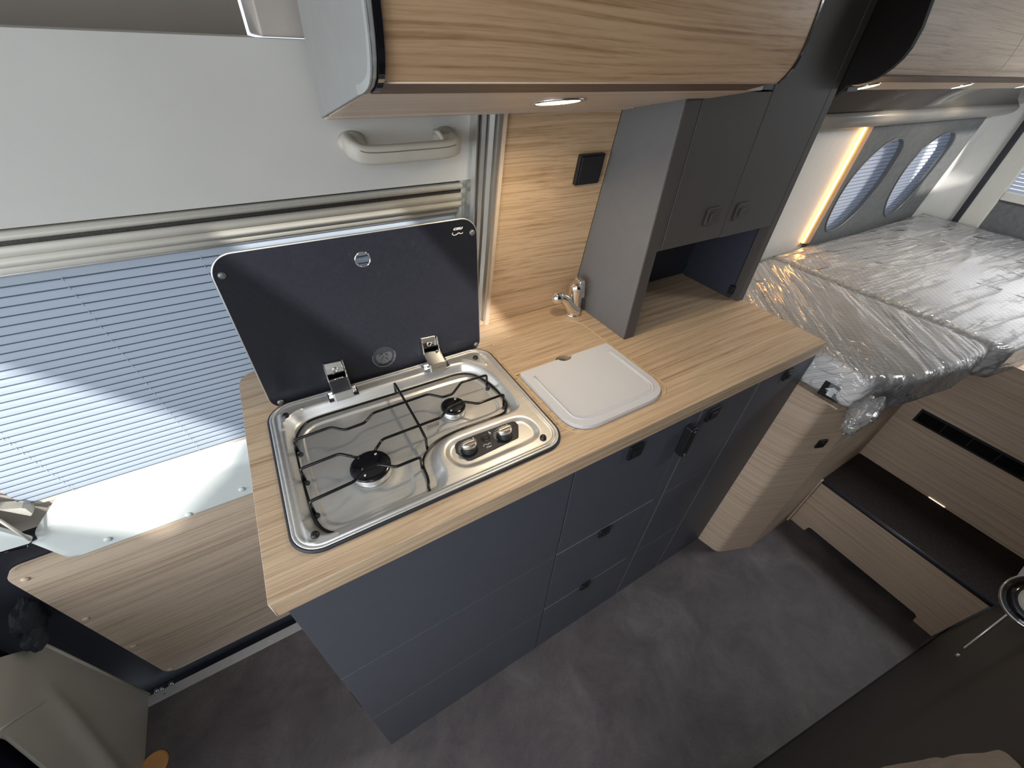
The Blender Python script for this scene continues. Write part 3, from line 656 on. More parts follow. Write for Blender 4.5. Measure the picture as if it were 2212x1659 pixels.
obj('gasket', MB().tube([(p[0], p[1], 0.9020) for p in rrect(HX0-0.0022, HX1+0.0022, HY0-0.0022, HY1+0.0022, 0.036, 10)], 0.0034, 8, closed=True), 'rubber', hob, label='dark rubber seal around the rim')
for (x, y) in ((0.0600, 0.2930), (0.0612, 0.0560), (0.4008, 0.0565), (0.4000, 0.2930)):
    obj('bumper', MB().lathe((x, y, 0.9045), [(0.0052, 0), (0.0055, 0.0025), (0.0045, 0.0052), (0.002, 0.0062)], 16), 'black_plastic', hob)
def burner(cx_, cy_, r):
    bz = 0.8880
    bo_ = obj('burner', MB().lathe((cx_, cy_, bz), [(r*1.02, 0), (r*0.98, 0.002), (r*0.96, 0.011), (r*0.80, 0.0125)], 48), 'aluminium', hob, label='bright aluminium burner ring')
    OFF[bo_.name] = OFF[hob.name]
    obj('burner_cap', MB().lathe((cx_, cy_, bz+0.0115), [(r*0.98, 0), (r*1.05, 0.0012), (r*1.05, 0.0035), (r*1.0, 0.0050), (r*0.80, 0.0054), (r*0.3, 0.0054)], 48), 'enamel_black', bo_)
    for a in (0.9, 4.1):
        obj('pin', MB().lathe((cx_+r*0.72*math.cos(a), cy_+r*0.72*math.sin(a), bz+0.0168), [(0.0022, 0), (0.0020, 0.002), (0.001, 0.003)], 10), 'chrome', bo_)
burner(0.1505, 0.1330, 0.0275); burner(0.3078, 0.1930, 0.0200)
# wire pan support
gt = obj('pan_support', MB().tube([(p.x, p.y, 0.8925+p.z) for p in smooth_poly([(0.0648, 0.245, 0), (0.0700, 0.2600, 0), (0.0800, 0.2730, 0), (0.0961, 0.2810, 0), (0.1463, 0.2814, 0), (0.2349, 0.2805, 0), (0.3196, 0.2807, 0), (0.3500, 0.2800, 0),
        (0.3700, 0.2730, 0), (0.3846, 0.2563, 0), (0.3950, 0.2266, 0), (0.3985, 0.1936, 0), (0.3963, 0.1651, 0), (0.3891, 0.1526, 0), (0.3746, 0.1454, 0), (0.3348, 0.1460, 0), (0.2825, 0.1452, 0), (0.2502, 0.1383, 0), (0.2290, 0.1230, 0), (0.2195, 0.1060, 0),
        (0.2170, 0.0821, 0), (0.2126, 0.0672, 0), (0.2030, 0.0540, -0.003), (0.14, 0.0520, -0.004), (0.0950, 0.0530, -0.003), (0.0740, 0.0640, 0), (0.0645, 0.0850, 0), (0.0616, 0.1209, 0), (0.0601, 0.1674, 0), (0.0605, 0.220, 0)], 5)], 0.0021, 8, closed=True), 'wire_black', hob, label='black enamelled wire pan support')
OFF[gt.name] = OFF[hob.name]
def bar(pts, e0=True, e1=True, z=0.9180, zb=0.8930):
    P = [Vector((a, c, z)) for a, c in pts]
    out = []
    def dense(P_):
        r = [P_[0]]
        for i in range(1, len(P_)-1):
            u = (P_[i-1]-P_[i]); v = (P_[i+1]-P_[i]); d = min(0.005, u.length*0.3, v.length*0.3)
            s, e = P_[i]+u.normalized()*d, P_[i]+v.normalized()*d
            for t in (0, .33, .67, 1): r.append((1-t)**2*s+2*t*(1-t)*P_[i]+t*t*e)
        return r+[P_[-1]]
    if e0: P = [Vector((P[0].x, P[0].y, zb))]+P
    if e1: P = P+[Vector((P[-1].x, P[-1].y, zb))]
    obj('support_bar', MB().tube(dense(P), 0.0022, 8), 'wire_black', gt)
bar([(0.0640, 0.2200), (0.1168, 0.2219), (0.1342, 0.2058), (0.1646, 0.2067), (0.1824, 0.2223), (0.2759, 0.2242), (0.2951, 0.2051), (0.3135, 0.2056), (0.3392, 0.2263), (0.3885, 0.2240)])
bar([(0.0635, 0.1602), (0.1161, 0.1625), (0.1385, 0.1420)], True, False)
bar([(0.1625, 0.1440), (0.1786, 0.1605), (0.2744, 0.1624), (0.2920, 0.1772), (0.3201, 0.1799), (0.3398, 0.1636), (0.3900, 0.1640)], False, True)
bar([(0.0650, 0.0995), (0.1234, 0.1039), (0.1359, 0.1148), (0.1603, 0.117), (0.1796, 0.1008), (0.2160, 0.1015)])
bar([(0.2355, 0.2795), (0.2365, 0.2221), (0.237, 0.161), (0.2361, 0.1320)])
for (x, y) in ((0.0655, 0.2150), (0.0645, 0.1560), (0.0665, 0.0960), (0.3880, 0.2190), (0.3895, 0.1600)):
    obj('foot', MB().lathe((x, y, 0.8870), [(0.0040, 0), (0.0042, 0.003), (0.0030, 0.0055), (0.0015, 0.006)], 12), 'rubber', gt)
# control plate, knobs
zp = 0.9005
lab = [(0.2705, 0.1010), (0.2740, 0.1125), (0.2850, 0.1195), (0.3735, 0.1165), (0.3800, 0.1120), (0.3805, 0.1040), (0.3745, 0.0905), (0.2800, 0.0740), (0.2775, 0.0765)]
lab = [(0.2705, 0.0985), (0.2740, 0.1125), (0.2840, 0.1185), (0.3735, 0.1175), (0.3830, 0.1125), (0.3835, 0.1030), (0.3745, 0.0870), (0.3700, 0.0800), (0.2850, 0.0745), (0.2790, 0.0765)]
cp = obj('control_plate', MB().prism([(p.x, p.y, zp-0.0015) for p in round_corners(lab, 0.004)], (0, 0, 0.0024)), 'rubber', hob, label='black control plate with white markings')
OFF[cp.name] = OFF[hob.name]
mk = MB(); zt = zp+0.0011
def quad2(cx_, cy_, ang, L, wd):
    u = Vector((math.cos(ang), math.sin(ang))); v = Vector((-u.y, u.x)); q = []
    for a, c in ((-1, -1), (1, -1), (1, 1), (-1, 1)): p = Vector((cx_, cy_))+u*a*L/2+v*c*wd/2; q.append((p.x, p.y, zt))
    mk.add(q, [(0, 1, 2, 3)])
for (kx, ky) in ((0.2900, 0.0925), (0.3515, 0.0925)):
    for k in range(9):
        a = math.radians(186-12*k); quad2(kx+(0.0150+0.0003*k)*math.cos(a), ky+(0.0150+0.0003*k)*math.sin(a), a, 0.0026+0.0005*k, 0.0007)
    for k in range(3): quad2(kx+0.0150+0.0016*k-(0.002 if k else 0), ky+0.0190, PI/2, 0.0042, 0.0009)
mk.add([(x, y, zt) for x, y in ((0.3330, 0.1145), (0.3345, 0.1100), (0.3360, 0.1105), (0.3335, 0.1045), (0.3340, 0.1080), (0.3320, 0.1080))], [(0, 1, 2, 3, 4, 5)])
def swoosh(mb_, f, w_=0.0006):
    P = smooth_poly([Vector((a, c, 0)) for a, c in ((-0.62, 0.30), (-0.74, 0.55), (-0.45, 0.86), (0.0, 0.62), (0.16, 0.50), (0.36, 0.72), (0.60, 0.70), (0.66, 0.45))], 5, False)
    n = len(P)
    for i in range(n-1):
        a, c = P[i], P[i+1]; t = (c-a).normalized(); nn = Vector((-t.y, t.x, 0)); k0 = w_*(0.5+math.sin(PI*i/n)); k1 = w_*(0.5+math.sin(PI*(i+1)/n))
        mb_.add([f(*(a-nn*k0).xy), f(*(c-nn*k1).xy), f(*(c+nn*k1).xy), f(*(a+nn*k0).xy)], [(0, 1, 2, 3)])
lx, ly, ls = 0.3190, 0.0855, 0.0090
f_log = lambda a, c: (lx+a*ls, ly+c*ls*0.8, zt)
t_ = text_mb('Can', 0.60, lambda a, c: f_log(a, c-0.30), 0.3, 0.018); mk.add(t_.v, t_.f); swoosh(mk, f_log, 0.05)
obj('markings', mk, 'print_white', cp)
obj('ignition_button', MB().lathe((0.3225, 0.1020, zp), [(0.0075, 0), (0.0075, 0.0015), (0.0062, 0.0018), (0.0058, 0.0012), (0.0050, 0.0030), (0.004, 0.0034)], 24), 'black_plastic', hob)
for (kx, ky) in ((0.2900, 0.0925), (0.3515, 0.0925)):
    kb = obj('knob', MB().lathe((kx, ky, zp+0.0008), [(0.0128, 0), (0.0122, 0.004), (0.0108, 0.010), (0.0104, 0.011)], 32), 'black_plastic', hob)
    OFF[kb.name] = OFF[hob.name]
    ang = math.radians(-4); P = []
    mbk = MB()
    nring = 28; layers = [(1.0, 0.0110), (1.04, 0.0135), (0.98, 0.0165), (0.80, 0.0185)]
    vs = []
    for (sc2, h) in layers:
        for k in range(nring):
            a = k*2*PI/nring; x_ = 0.0118*sc2*math.cos(a); y_ = 0.0088*sc2*math.sin(a)*(1 if h < 0.012 else 0.86)
            vs.append((kx+x_*math.cos(ang)-y_*math.sin(ang), ky+x_*math.sin(ang)+y_*math.cos(ang), zp+h))
    mbk.add(vs, [(r_*nring+k, r_*nring+(k+1) % nring, (r_+1)*nring+(k+1) % nring, (r_+1)*nring+k) for r_ in range(3) for k in range(nring)], True)
    mbk.add(vs[-nring:], [tuple(range(nring))])
    g_ = obj('knob_cap', mbk, 'knob_silver', kb, label='satin silver oval grip')
    OFF[g_.name] = OFF[hob.name]
    obj('knob_ridge', MB().prism([(kx+a, ky+c, zp+0.0180) for a, c in rrect(-0.0105, 0.0110, -0.0022, 0.0022, 0.002, 4)], (0, 0, 0.0032)), 'knob_silver', kb, bevel=0.0012)
    obj('pointer', MB().lathe((kx+0.0090, ky-0.0005, zp+0.0210), [(0.0010, 0), (0.0010, 0.0004)], 8), 'black_plastic', kb)
# stamped mark on the pan floor
mk = MB(); f_st = lambda a, c: (0.2640+a*0.018, 0.1800+c*0.010, 0.8890)
for k in range(6): mk.add([f_st(-0.5+0.2*k, -0.4), f_st(-0.42+0.2*k, -0.4), f_st(-0.36+0.2*k, 0.4), f_st(-0.44+0.2*k, 0.4)], [(0, 1, 2, 3)])
obj('stamp', mk, 'mark_grey', hob)
# lid
LY0, LY1 = 0.334, 0.342
def LP(x, z, h=0.0): return (x, LY0+(LY1-LY0)*(z-0.905)/0.25-h, z)
lid_o = rrect(0.0435, 0.4290, 0.8935, 1.1560, (0.028, 0.030, 0.024, 0.024), 10)
vent = [(0.2358+0.0108*math.cos(a*PI/16), 1.1190+0.0108*math.sin(a*PI/16)) for a in range(32)]
lid = obj('lid', plate(lid_o, [vent], 0.0045, lambda a, c, h: LP(a, c, h)), 'lid_glass', hob, bevel=0.0008, label='open black glass lid')
OFF[lid.name] = OFF[hob.name]
obj('lid_edge', MB().tube([LP(a, c, -0.0004) for a, c in lid_o], 0.0022, 6, closed=True), 'aluminium', lid, label='bright polished glass edge')
obj('vent_rim', MB().tube([LP(0.2358+0.0112*math.cos(a*PI/16), 1.1190+0.0112*math.sin(a*PI/16), 0.0022) for a in range(32)], 0.0013, 6, closed=True), 'chrome', lid)
for (x, z) in ((0.0540, 1.1300), (0.4205, 1.1325), (0.0575, 0.9065), (0.4205, 0.9085)):
    obj('lid_bumper', MB().lathe(LP(x, z, 0.0022), [(0.0052, 0), (0.0050, 0.0016), (0.0030, 0.0030), (0.001, 0.0033)], 16, (0, -1, 0)), 'mark_grey', lid)
stc = (0.2375, 0.9385)
st = obj('sticker', MB().lathe(LP(stc[0], stc[1], 0.00225), [(0.0212, 0), (0.0212, 0.0004)], 40, (0, -1, 0)), 'rubber', lid, label='round printed warning seal')
OFF[st.name] = OFF[hob.name]
mk = MB(); fz = 0.0029
fs_ = lambda a, c: LP(stc[0]+a*0.0212, stc[1]+c*0.0212, fz)
NR = 48
for r0, r1 in ((0.93, 0.99),):
    vs = [fs_(r*math.cos(k*2*PI/NR), r*math.sin(k*2*PI/NR)) for r in (r0, r1) for k in range(NR)]
    mk.add(vs, [(k, (k+1) % NR, NR+(k+1) % NR, NR+k) for k in range(NR)])
for k in range(9):
    y_ = -0.62+0.155*k; hw = math.sqrt(max(0, 0.68**2-y_*y_))
    mk.add([fs_(-hw, y_), fs_(hw, y_), fs_(hw, y_+0.085), fs_(-hw, y_+0.085)], [(0, 1, 2, 3)])
for a0, c0, a1, c1, w_ in ((0.78, -0.35, 0.86, 0.0, 0.05), (0.62, -0.62, 0.72, -0.45, 0.05), (0.3, -0.82, 0.5, -0.72, 0.04)):
    mk.add([fs_(a0, c0), fs_(a0+w_, c0), fs_(a1+w_, c1), fs_(a1, c1)], [(0, 1, 2, 3)])
obj('sticker_print', mk, 'mark_grey', st)
mk = MB()
for pts in (((-0.45, 0.30), (-0.10, 0.46), (-0.05, 0.36), (-0.40, 0.18)), ((-0.05, 0.2), (0.02, 0.2), (-0.32, -0.35), (-0.38, -0.35)), ((0.15, 0.36), (0.40, 0.10), (0.34, 0.05), (0.10, 0.28)), ((0.05, 0.0), (0.10, 0.0), (0.34, -0.35), (0.26, -0.35))):
    mk.add([LP(stc[0]+a*0.0212, stc[1]+c*0.0212, 0.0034) for a, c in pts], [(0, 1, 2, 3)])
obj('sticker_print', mk, 'black_plastic', st)
# maker's mark, seen upside down on the raised lid
mk = MB(); gl = (0.3945, 1.1390, 0.0135)
f_l = lambda a, c: LP(gl[0]+a*gl[2], gl[1]-(c-0.1)*gl[2]*0.62, 0.0026)
t_ = text_mb('can', 0.90, lambda a, c: f_l(a+0.12, c-0.52), -0.3, 0.03); mk.add(t_.v, t_.f); swoosh(mk, f_l, 0.055)
obj('logo', mk, 'print_white', lid)
# hinges
def hinge(x):
    h = obj('hinge', MB().prism([LP(x-0.0155, 0.9120, 0.0022), LP(x+0.0155, 0.9120, 0.0022), LP(x+0.0125, 0.9560, 0.0022), LP(x-0.0145, 0.9580, 0.0022)], (0, -0.004, 0)), 'chrome', hob, bevel=0.0008, label='chromed lid hinge')
    OFF[h.name] = OFF[hob.name]
    y_ = 0.334
    obj('hinge_cheek', MB().prism([(x-0.0165, y_-0.004, 0.960), (x-0.0165, y_-0.012, 0.957), (x-0.0165, y_-0.016, 0.930), (x-0.0165, y_-0.042, 0.921), (x-0.0165, y_-0.044, 0.9065), (x-0.0165, y_-0.004, 0.9065)], (0.0018, 0, 0)), 'chrome', h, bevel=0.0004)
    obj('hinge_cheek', MB().prism([(x+0.0140, y_-0.004, 0.958), (x+0.0140, y_-0.010, 0.955), (x+0.0140, y_-0.016, 0.930), (x+0.0140, y_-0.042, 0.921), (x+0.0140, y_-0.044, 0.9065), (x+0.0140, y_-0.004, 0.9065)], (0.0018, 0, 0)), 'chrome', h, bevel=0.0004)
    obj('hinge_arm', MB().prism([(x-0.0147, y_-0.0150, 0.9300), (x-0.0147, y_-0.0150, 0.9270), (x-0.0147, y_-0.0405, 0.9195), (x-0.0147, y_-0.0425, 0.9065), (x-0.0147, y_-0.0455, 0.9065), (x-0.0147, y_-0.0435, 0.9225)], (0.0287, 0, 0)), 'chrome', h, bevel=0.0006)
    obj('hinge_base', MB().prism([(p[0], p[1], 0.9050) for p in rrect(x-0.0245, x+0.0245, y_-0.0425, y_-0.018, 0.001, 2)], (0, 0, 0.0022)), 'chrome', h, bevel=0.0004)
    obj('hinge_pin', MB().tube([(x-0.0225, y_-0.0240, 0.9110), (x+0.0225, y_-0.0240, 0.9110)], 0.0042, 14), 'chrome', h)
    obj('screw', MB().lathe(LP(x, 0.9420, 0.0062), [(0.0052, 0), (0.0050, 0.0012), (0.0032, 0.0018), (0.0028, 0.0006)], 20, (0, -1, 0)), 'chrome', h)
hinge(0.1525); hinge(0.3225)

# ---------------- tap
tp = thing('tap', 'small chrome mixer tap with ball-ended spout beside the tall cupboard', 'tap', (0.681, 0.352, 0.9))
obj('base_ring', MB().lathe((0.681, 0.352, 0.9002), [(0.0180, 0), (0.0180, 0.003), (0.0165, 0.0050), (0.0150, 0.006)], 32), 'chrome', tp)
obj('body', MB().lathe((0.681, 0.352, 0.905), [(0.0172, 0), (0.0162, 0.010), (0.0158, 0.035), (0.0166, 0.062), (0.0166, 0.068), (0.0110, 0.075)], 32), 'chrome', tp)
obj('lever', MB().prism([(0.6970, 0.336, 0.945), (0.6970, 0.366, 0.948), (0.6970, 0.366, 0.986), (0.6970, 0.343, 0.984)], (-0.014, 0.0, 0.0)), 'chrome', tp, bevel=0.003)
spts = smooth_poly([(0.684, 0.345, 0.912), (0.670, 0.344, 0.921), (0.657, 0.3465, 0.938), (0.6465, 0.3490, 0.9500), (0.634, 0.3510, 0.9545)], 6, False)
obj('spout', MB().tube(spts, 0.009, 16, rr=[0.0135-0.0045*i/len(spts) for i in range(len(spts))]), 'chrome', tp)
mb = MB(); mb.lathe((0.6300, 0.3515, 0.9545), [(0.0145*math.sin(PI*(k+0.5)/14), -0.0145*math.cos(PI*(k+0.5)/14)) for k in range(14)], 28)
obj('spout_end', mb, 'chrome', tp)

# ---------------- backsplash, socket
bs_ = obj('backsplash', MB().prism([WP(0.4855, 0.9, 0.0), WP(0.7155, 0.9, 0.0), WP(0.7155, 1.34, 0.0), WP(0.4855, 1.34, 0.0)], (0, 0.005, 0)), 'oak_wall')
tag(bs_, 'oak veneered splash panel on the wall behind the tap', 'backsplash')
sk = thing('socket_cover', 'square black plastic socket cover on the oak splash panel', 'socket', (0.667, 0.355, 1.185))
def lean_box(x0, x1, z0, z1, off, th, r=0.003):
    return MB().prism([WP(p[0], p[1], off-th) for p in rrect(x0, x1, z0, z1, r, 4)], (0, th, 0))
obj('frame', lean_box(0.6400, 0.6965, 1.1810, 1.2335, 0.0, 0.009), 'black_plastic', sk, bevel=0.0012)
obj('flap', lean_box(0.6435, 0.6900, 1.1850, 1.2300, -0.0085, 0.003), 'black_plastic', sk, bevel=0.001)

# ---------------- tall cupboard
tc_ = thing('tall_cupboard', 'dark grey wall cupboard with two latch doors above an open niche on the worktop', 'cupboard', (0.92, 0.3, 0.9))
TY = 0.213
obj('side_panel', MB().prism([(0.7160, 0.2165, 0.9), (0.7160, wy(0.9)-0.0005, 0.9), (0.7160, wy(1.332)-0.0005, 1.332), (0.7160, 0.2165, 1.327)], (0.0255, 0, 0)), 'side_grey', tc_, bevel=0.001, label='lighter grey left side panel')
obj('stile', MB().box(0.7160, 0.7425, 0.2135, 0.2163, 0.9005, 1.3285), 'tall_grey', tc_)
obj('side_panel', MB().prism([(1.0980, TY, 0.9), (1.0980, wy(0.9)-0.001, 0.9), (1.0980, wy(1.62)-0.001, 1.62), (1.0980, TY, 1.62)], (0.0222, 0, 0)), 'tall_grey', tc_, bevel=0.001)
obj('filler', MB().box(0.7430, 0.7510, TY+0.001, TY+0.015, 1.0900, 1.335), 'tall_grey', tc_)
def tall_door(x0, x1, z0, z1, lx_, lz_):
    f_ = obj('door', MB().box(x0, x1, TY, TY+0.014, z0, z1), 'tall_grey', tc_, bevel=0.0008)
    OFF[f_.name] = OFF[tc_.name]
    h = obj('latch', MB().prism([(p[0], TY-0.004, p[1]) for p in rrect(lx_-0.0175, lx_+0.0175, lz_-0.0165, lz_+0.0165, 0.003, 3)], (0, 0.004, 0)), 'cove_grey', f_, bevel=0.001)
    OFF[h.name] = OFF[tc_.name]
    obj('latch_button', MB().prism([(p[0], TY-0.0065, p[1]) for p in rrect(lx_-0.0085, lx_+0.0085, lz_-0.0095, lz_+0.0065, 0.002, 3)], (0, 0.003, 0)), 'cove_grey', h, bevel=0.0008)
tall_door(0.7530, 0.9195, 1.0905, 1.3350, 0.8705, 1.1400); tall_door(0.9215, 1.0965, 1.0890, 1.6200, 0.9590, 1.1385)
obj('niche_top', MB().box(0.7430, 1.0980, TY+0.014, wy(1.1)-0.004, 1.088, 1.098), 'niche_blue', tc_)
obj('niche_back', MB().prism([WP(0.7430, 0.9005, -0.012), WP(1.0980, 0.9005, -0.012), WP(1.0980, 1.088, -0.012), WP(0.7430, 1.088, -0.012)], (0, 0.008, 0)), 'niche_blue', tc_)
obj('niche_side', MB().box(1.0930, 1.0978, 0.235, 0.385, 0.9005, 1.088), 'niche_blue', tc_)
obj('hinge_block', MB().box(1.0860, 1.0930, 0.2290, 0.2420, 0.912, 0.935), 'black_plastic', tc_, bevel=0.001)
obj('filler', MB().box(0.7430, 0.9195, 0.2145, 0.2270, 1.3375, 1.62), 'cove_grey', tc_)

# ---------------- overhead cupboard
oh = thing('overhead_cupboard', 'long curved oak overhead cupboard with pale grey end panel above the hob', 'cupboard', (0.48, 0.2, 1.30))
prof = [(0.0915, 1.3560), (0.0855, 1.3640), (0.0800, 1.3740), (0.0770, 1.3880), (0.0760, 1.4050), (0.0765, 1.43), (0.0790, 1.47), (0.084, 1.53), (0.094, 1.61)]
pf = [(p.x, p.y) for p in smooth_poly([Vector((a, c, 0)) for a, c in prof], 4, False)]
def off_prof(P, d): 
    out = []
    for i, p in enumerate(P):
        a = Vector(P[max(0, i-1)]); c = Vector(P[min(len(P)-1, i+1)]); t = (c-a).normalized(); out.append((p[0]+t.y*d, p[1]-t.x*d))
    return out
obj('door', MB().strip(pf+off_prof(pf, 0.016)[::-1], 0.2300, 0.7280, close=True, smooth=False), 'oak_door', oh, label='curved oak door')
obj('lower_edge', MB().tube([(0.2300, 0.0920, 1.3558), (0.7280, 0.0920, 1.3558)], 0.0009, 6), 'oak_edge', oh)
ep = [(0.130, 1.3446), (0.118, 1.3462), (0.106, 1.3490), (0.0940, 1.3530), (0.0850, 1.3590), (0.0785, 1.3690), (0.0745, 1.3820), (0.0725, 1.4000), (0.0725, 1.43), (0.075, 1.47), (0.081, 1.54), (0.090, 1.61), (wy(1.61)-0.001, 1.61), (wy(1.3)-0.002, 1.3005)]
obj('end_panel', MB().prism([(0.2205, y, z) for y, z in ep], (0.0045, 0, 0)), 'overhead_grey', oh, bevel=0.0015, label='pale grey plastic end panel')
ep2 = [(p.x, p.y) for p in smooth_poly([Vector((a, c, 0)) for a, c in ep[2:12]], 3, False)]
obj('end_trim', MB().prism([(0.2252, y-0.0012, z-0.0006) for y, z in ep2]+[(0.2252, 0.13, 1.61), (0.2252, 0.13, 1.3500)], (0.0046, 0, 0)), 'black_gloss', oh, label='glossy black edge trim')
obj('valance_tip', MB().prism([(0.7152, 0.1295, 1.3452), (0.7152, 0.2100, 1.3280), (0.7152, 0.2100, 1.3370), (0.7152, 0.1295, 1.3550)], (0.045, 0, 0)), 'oak_lit', oh)
bd = MB(); eo = [(p.x, p.y) for p in smooth_poly([Vector((a, c, 0)) for a, c in ep[0:12]], 3, False)]; ei = off_prof(eo, 0.0065)
for k in range(len(eo)-1): bd.prism([(0.2194, *eo[k]), (0.2194, *eo[k+1]), (0.2194, *ei[k+1]), (0.2194, *ei[k])], (0.0013, 0, 0))
obj('end_border', bd, 'overhead_rim', oh, label='paler rim of the end panel')
obj('right_trim', MB().prism([(0.7285, y-0.0012, z-0.0006) for y, z in pf]+[(0.7285, 0.13, 1.61), (0.7285, 0.13, 1.3500)], (0.0040, 0, 0)), 'black_gloss', oh)
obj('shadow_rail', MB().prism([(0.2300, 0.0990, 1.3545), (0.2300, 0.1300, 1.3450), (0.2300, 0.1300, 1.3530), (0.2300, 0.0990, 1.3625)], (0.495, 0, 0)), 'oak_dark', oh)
obj('light_valance', MB().prism([(0.2252, 0.1295, 1.3452), (0.2252, 0.3120, 1.3061), (0.2252, 0.3120, 1.3160), (0.2252, 0.1295, 1.3550)], (0.4900, 0, 0)), 'oak_lit', oh, bevel=0.0008)
zv = lambda y: 1.3452-(y-0.1295)*0.2145
for (ya, yb, mm) in ((0.3120, 0.3170, 'oak_dark'), (0.3170, 0.3215, 'oak_lit'), (0.3215, 0.3265, 'oak_dark'), (0.3265, 0.3370, 'oak_lit')):
    dz_ = -0.0012 if mm == 'oak_lit' else 0.0010
    obj('back_lip', MB().prism([(0.2252, ya, zv(ya)+dz_), (0.2252, yb, zv(yb)+dz_), (0.2252, yb, zv(yb)+0.008), (0.2252, ya, zv(ya)+0.008)], (0.490, 0, 0)), mm, oh)
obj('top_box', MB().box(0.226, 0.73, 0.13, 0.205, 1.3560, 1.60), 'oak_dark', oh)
# ceiling spot in the valance
def spot(name, label_, c, nrm, r, mat, cat='lamp', group=None, rim='chrome'):
    sp = thing(name, label_, cat, c, group)
    obj('rim', MB().lathe(c, [(r*1.0, -0.0015), (r*1.02, 0.0010), (r*0.90, 0.0018), (r*0.80, 0.0008)], 36, nrm), rim, sp)
    obj('lens', MB().lathe(c, [(r*0.80, -0.001), (r*0.80, 0.0010), (r*0.5, 0.0016)], 36, nrm), mat, sp)
    return sp
nv = (0, -0.21, -1)
zc = lambda y: 1.3452-(y-0.1295)*0.2145
spot('ceiling_spot', 'round lit chrome-rimmed spot under the overhead cupboard above the worktop', (0.4745, 0.2030, zc(0.2030)-0.0010), nv, 0.034, 'lamp_glow')
lamp('spot_light_kitchen', 'SPOT', (0.4745, 0.2010, zc(0.203)-0.012), 3.2, (1.0, 0.80, 0.55), (0.05, -0.05, -1), math.radians(150))

# ---------------- grab handle on the door panel
gh = thing('grab_handle', 'beige plastic grab handle on the grey door panel', 'handle', (0.33, 0.36, 1.25))
gp = smooth_poly([(0.2540, wy(1.268, 0.022), 1.2700), (0.2500, wy(1.268, 0.000), 1.2690), (0.2530, wy(1.264, -0.014), 1.2650), (0.2700, wy(1.260, -0.022), 1.2600), (0.33, wy(1.260, -0.023), 1.2600), (0.380, wy(1.26, -0.022), 1.2610), (0.3960, wy(1.263, -0.014), 1.2640), (0.4000, wy(1.266, 0.0), 1.2660), (0.3990, wy(1.266, 0.022), 1.2670)], 6, False)
mb = MB(); N = 14; ringv = []
for i, p in enumerate(gp):
    t = (gp[min(i+1, len(gp)-1)]-gp[max(0, i-1)]).normalized(); a = Vector((0, 0, 1)); u = t.cross(a).normalized(); v = t.cross(u)
    ringv.append([p+u*0.0080*math.copysign(abs(math.cos(k*2*PI/N))**0.7, math.cos(k*2*PI/N))+v*0.0115*math.copysign(abs(math.sin(k*2*PI/N))**0.7, math.sin(k*2*PI/N)) for k in range(N)])
mb.add([q for r in ringv for q in r], [(i*N+k, i*N+(k+1) % N, (i+1)*N+(k+1) % N, (i+1)*N+k) for i in range(len(gp)-1) for k in range(N)], True)
mb.add(ringv[0], [tuple(range(N))]); mb.add(ringv[-1], [tuple(range(N))[::-1]])
obj('grip', mb, 'handle_beige', gh)
for x in (0.2580, 0.3930): obj('mounting_boss', MB().lathe(WP(x, 1.2690, 0.022), [(0.0200, 0), (0.0185, 0.010), (0.0130, 0.018)], 24, (0, -1, -0.15), 1.0, 0.72), 'handle_beige', gh)
obj('grip_seam', MB().tube([(p.x+0, p.y-0.0081, p.z+0.0040) for p in gp[14:40]], 0.0006, 5), 'trim_brown', gh)
obj('coat_hook', MB().tube([WP(0.3740, 1.278, 0.010), WP(0.3750, 1.2780, -0.006), WP(0.3770, 1.2720, -0.012), WP(0.3780, 1.2680, -0.012)], 0.0035, 10), 'handle_beige', gh)

# ================================================================== BED END
wc = thing('bed_box', 'pale oak bed box with rounded corner and small black latch right of the kitchen block', 'cabinet', (1.4, 0.0, 0))
fp = [tuple(p) for p in round_corners([(1.1630, 0.0140), (1.1790, -0.0560), (1.3110, -0.1055), (1.3110, 0.30), (1.1630, 0.30)], [0, 0.030, 0.006, 0, 0], 8)]
# vertical veneer sheet wrapped round the corner: grain runs across, following the face
mb = MB()
pth = fp[:-2]
obj('corner_panel', MB().prism([(a, c, 0.0) for a, c in fp], (0, 0, 0.742)), 'oak_band', wc)
obj('side_panel', MB().box(1.3115, 1.5330, -0.1030, -0.085, 0.0, 0.742).box(1.5330, 1.8009, -0.1030, -0.085, 0.0, 0.742), 'oak_grey', wc)
obj('edge_strip', MB().box(1.5335, 1.5490, -0.1075, -0.1030, 0.0, 0.248), 'oak_edge', wc)
obj('bed_base', MB().box(1.1650, 1.799, -0.085, 0.44, 0.742, 0.7465), 'oak_grey', wc)
dvec = Vector((0.132, -0.0495, 0)).normalized(); nvec = Vector((-0.0495, -0.132, 0)).normalized()
c0 = Vector((1.2520, -0.0850, 0.578))
def diag_box(c_, a, b_, th):
    return MB().prism([c_+dvec*u+Vector((0, 0, v)) for u, v in rrect(-a, a, -b_, b_, 0.002, 3)], nvec*th)
lt_ = obj('latch', diag_box(c0, 0.0135, 0.0150, 0.0045), 'black_plastic', wc, bevel=0.0008); OFF[lt_.name] = OFF[wc.name]
obj('latch_button', diag_box(c0+nvec*0.0045, 0.0070, 0.0080, 0.002), 'black_plastic', lt_, bevel=0.0006)
